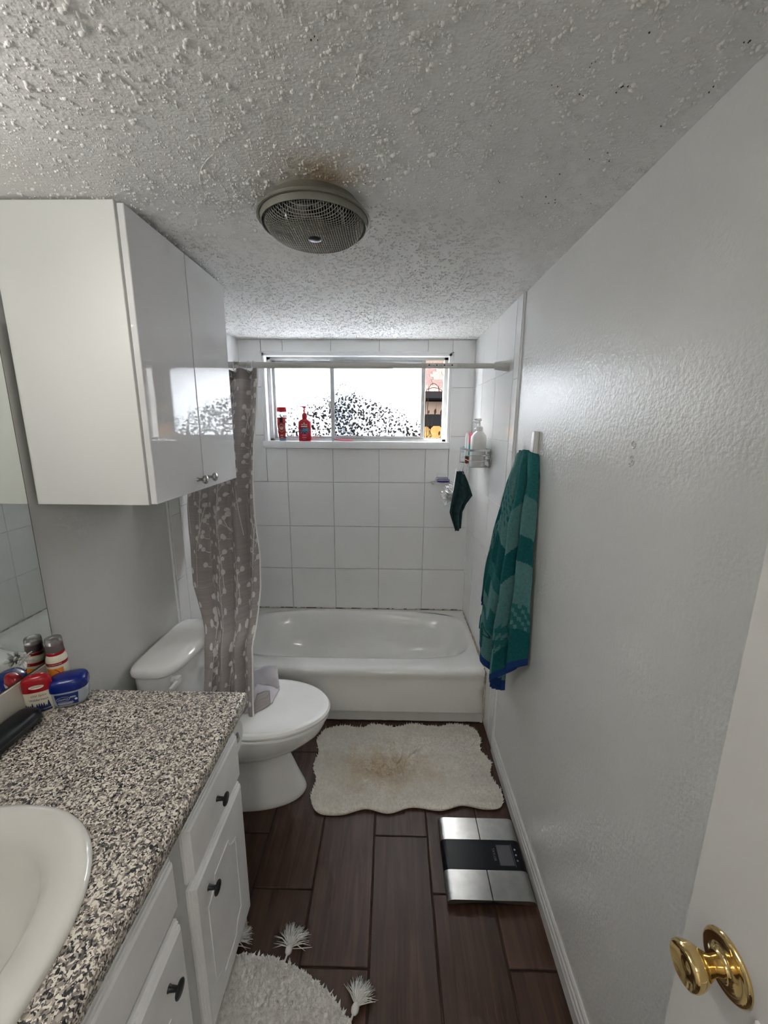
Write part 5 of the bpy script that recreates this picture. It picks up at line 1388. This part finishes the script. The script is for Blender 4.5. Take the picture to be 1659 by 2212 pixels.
q = MB(); q.grid(lambda u, v: sm((u - .5) * .054, .008 + .006 * v), 10, 1); q.build('label_picture', 'inkn', t, smooth=0)
q = MB(); q.add([sm(.003 + .016 * math.cos(a), .082 + .0055 * math.sin(a), .0014) for a in np.linspace(0, 2 * PI, 25)[:-1]], [tuple(range(24))]); q.build('cap_badge', 'creamw', t, smooth=0)
lettering('lettering', '24/7 fresh', .005, 'redl', t, lambda u, v: sm(.003 + u, .082 + v, .0019))

# petroleum jelly jar
x, y, ro = 0.114, -1.702, math.radians(24)
F2 = oriented(x, y, ro)
t = thing('jelly_jar', 'petroleum jelly jar with blue lid at the end of the counter', 'jar', (x, y, ZC))
def ov2(ax_, ay_, z, n=3.0): return [F2(p_) for p_ in sring(0, 0, ax_, ay_, z, n, 44)]
b = MB(); b.loft([ov2(.030, .021, ZC), ov2(.036, .027, ZC + .004), ov2(.041, .031, ZC + .017), ov2(.043, .033, ZC + .050), ov2(.042, .032, ZC + .056)]); b.build('jar_body', 'milky', t, smooth=50)
b = MB(); b.loft([ov2(.0445, .0345, ZC + .050), ov2(.0450, .0350, ZC + .053), ov2(.0450, .0350, ZC + .067), ov2(.0435, .0335, ZC + .0735), ov2(.040, .030, ZC + .079), ov2(.030, .021, ZC + .083), ov2(.012, .008, ZC + .084)]); b.build('lid', 'blue', t, smooth=40)
def jm(u, v, off=.0009):
    ay_ = interp(v, [0, .004, .016, .045], [.021, .027, .031, .033]); ax_ = interp(v, [0, .004, .016, .045], [.030, .036, .041, .043])
    return F2((u, -ay_ * max(0, 1 - abs(u / ax_) ** 3) ** (1 / 3) - off, ZC + v))
q = MB(); q.grid(lambda u, v: jm((u - .5) * lerp(.046, .054, v), .010 + .035 * v), 12, 5); q.build('label', 'bluel', t)
q = MB()
for k in range(28):
    a0, a1 = 2 * PI * k / 28, 2 * PI * (k + 1) / 28
    q.add([jm(-.008 + .0150 * math.cos(a0), .030 + .0072 * math.sin(a0), .0014), jm(-.008 + .0150 * math.cos(a1), .030 + .0072 * math.sin(a1), .0014), jm(-.008 + .0142 * math.cos(a1), .030 + .0065 * math.sin(a1), .0014), jm(-.008 + .0142 * math.cos(a0), .030 + .0065 * math.sin(a0), .0014)], [(0, 1, 2, 3)])
q.build('label_emblem', 'inkw', t, smooth=0)
lettering('lettering', 'Vaseline', .0068, 'inkw', t, lambda u, v: jm(-.008 + u, .030 + v, .0015))
for (uc_, zc, w, h) in ((.014, .0345, .012, .0012), (.014, .032, .014, .0012), (-.004, .0195, .034, .0013), (-.004, .0165, .036, .0013), (-.004, .0135, .030, .0013)):
    q = MB(); q.grid(lambda u, v: jm(uc_ + (u - .5) * w, zc + (v - .5) * h, .0014), 6, 1); q.build('label_print', 'inkw', t, smooth=0)
q = MB(); q.add([jm(.020 + .0032 * math.cos(a), .025 + .0032 * math.sin(a), .0014) for a in np.linspace(0, 2 * PI, 15)[:-1]], [tuple(range(14))]); q.build('label_print', 'inkw', t, smooth=0)

# black case lying along the backsplash
b = MB()
cs_ = []
for k, (yy, f_) in enumerate(((-1.770, .15), (-1.773, .55), (-1.780, .82), (-1.792, .96), (-1.82, 1.0), (-1.90, 1.0), (-1.96, .97), (-1.985, .8), (-1.995, .3))):
    cs_.append([(.075 + .030 * f_ * math.copysign(abs(math.cos(a)) ** .7, math.cos(a)), yy, ZC + .0225 + .0222 * f_ * math.copysign(abs(math.sin(a)) ** .7, math.sin(a))) for a in np.linspace(0, 2 * PI, 29)[:-1]])
b.loft(cs_)
t = thing('black_case', 'black rounded case lying against the backsplash', 'case', (.075, -1.88, ZC))
b.build('case_shell', 'black', t, smooth=60)
b = MB(); b.tube([(.075 + .0303 * math.copysign(1, s_), yy, ZC + .0225) for s_, yy in ((1, -1.80), (1, -1.95))], .0006, 5); b.build('case_seam', 'lcd', t)

# clear flower-shaped ornament on the mirror
t = thing('crystal_flower', 'clear acrylic flower ornament stuck on the mirror', 'ornament', (XL + 0.0195, -1.745, 1.01))
fc = Vector((XL + 0.028, -1.748, 1.005))
for k in range(10):
    a = 2 * PI * k / 10; d = Vector((.35 + .25 * (k % 2), math.cos(a), math.sin(a))).normalized(); n_ = d.orthogonal().normalized(); w_ = d.cross(n_)
    L = .026 if k % 2 else .020
    b = MB(); b.loft([[fc + d * (L * h) + (n_ * math.cos(q_) + w_ * math.sin(q_) * .5) * r for q_ in np.linspace(0, 2 * PI, 7)[:-1]] for h, r in ((.05, .0015), (.5, .0052), (.8, .0042), (1.0, .0005))])
    b.build('petal', 'crystal', t, smooth=0)
MB().lathe([(.001, -.007), (.006, -.004), (.007, 0), (.005, .004), (.001, .006)], tuple(fc), 'X', 10).build('centre', 'crystal', t, smooth=0)
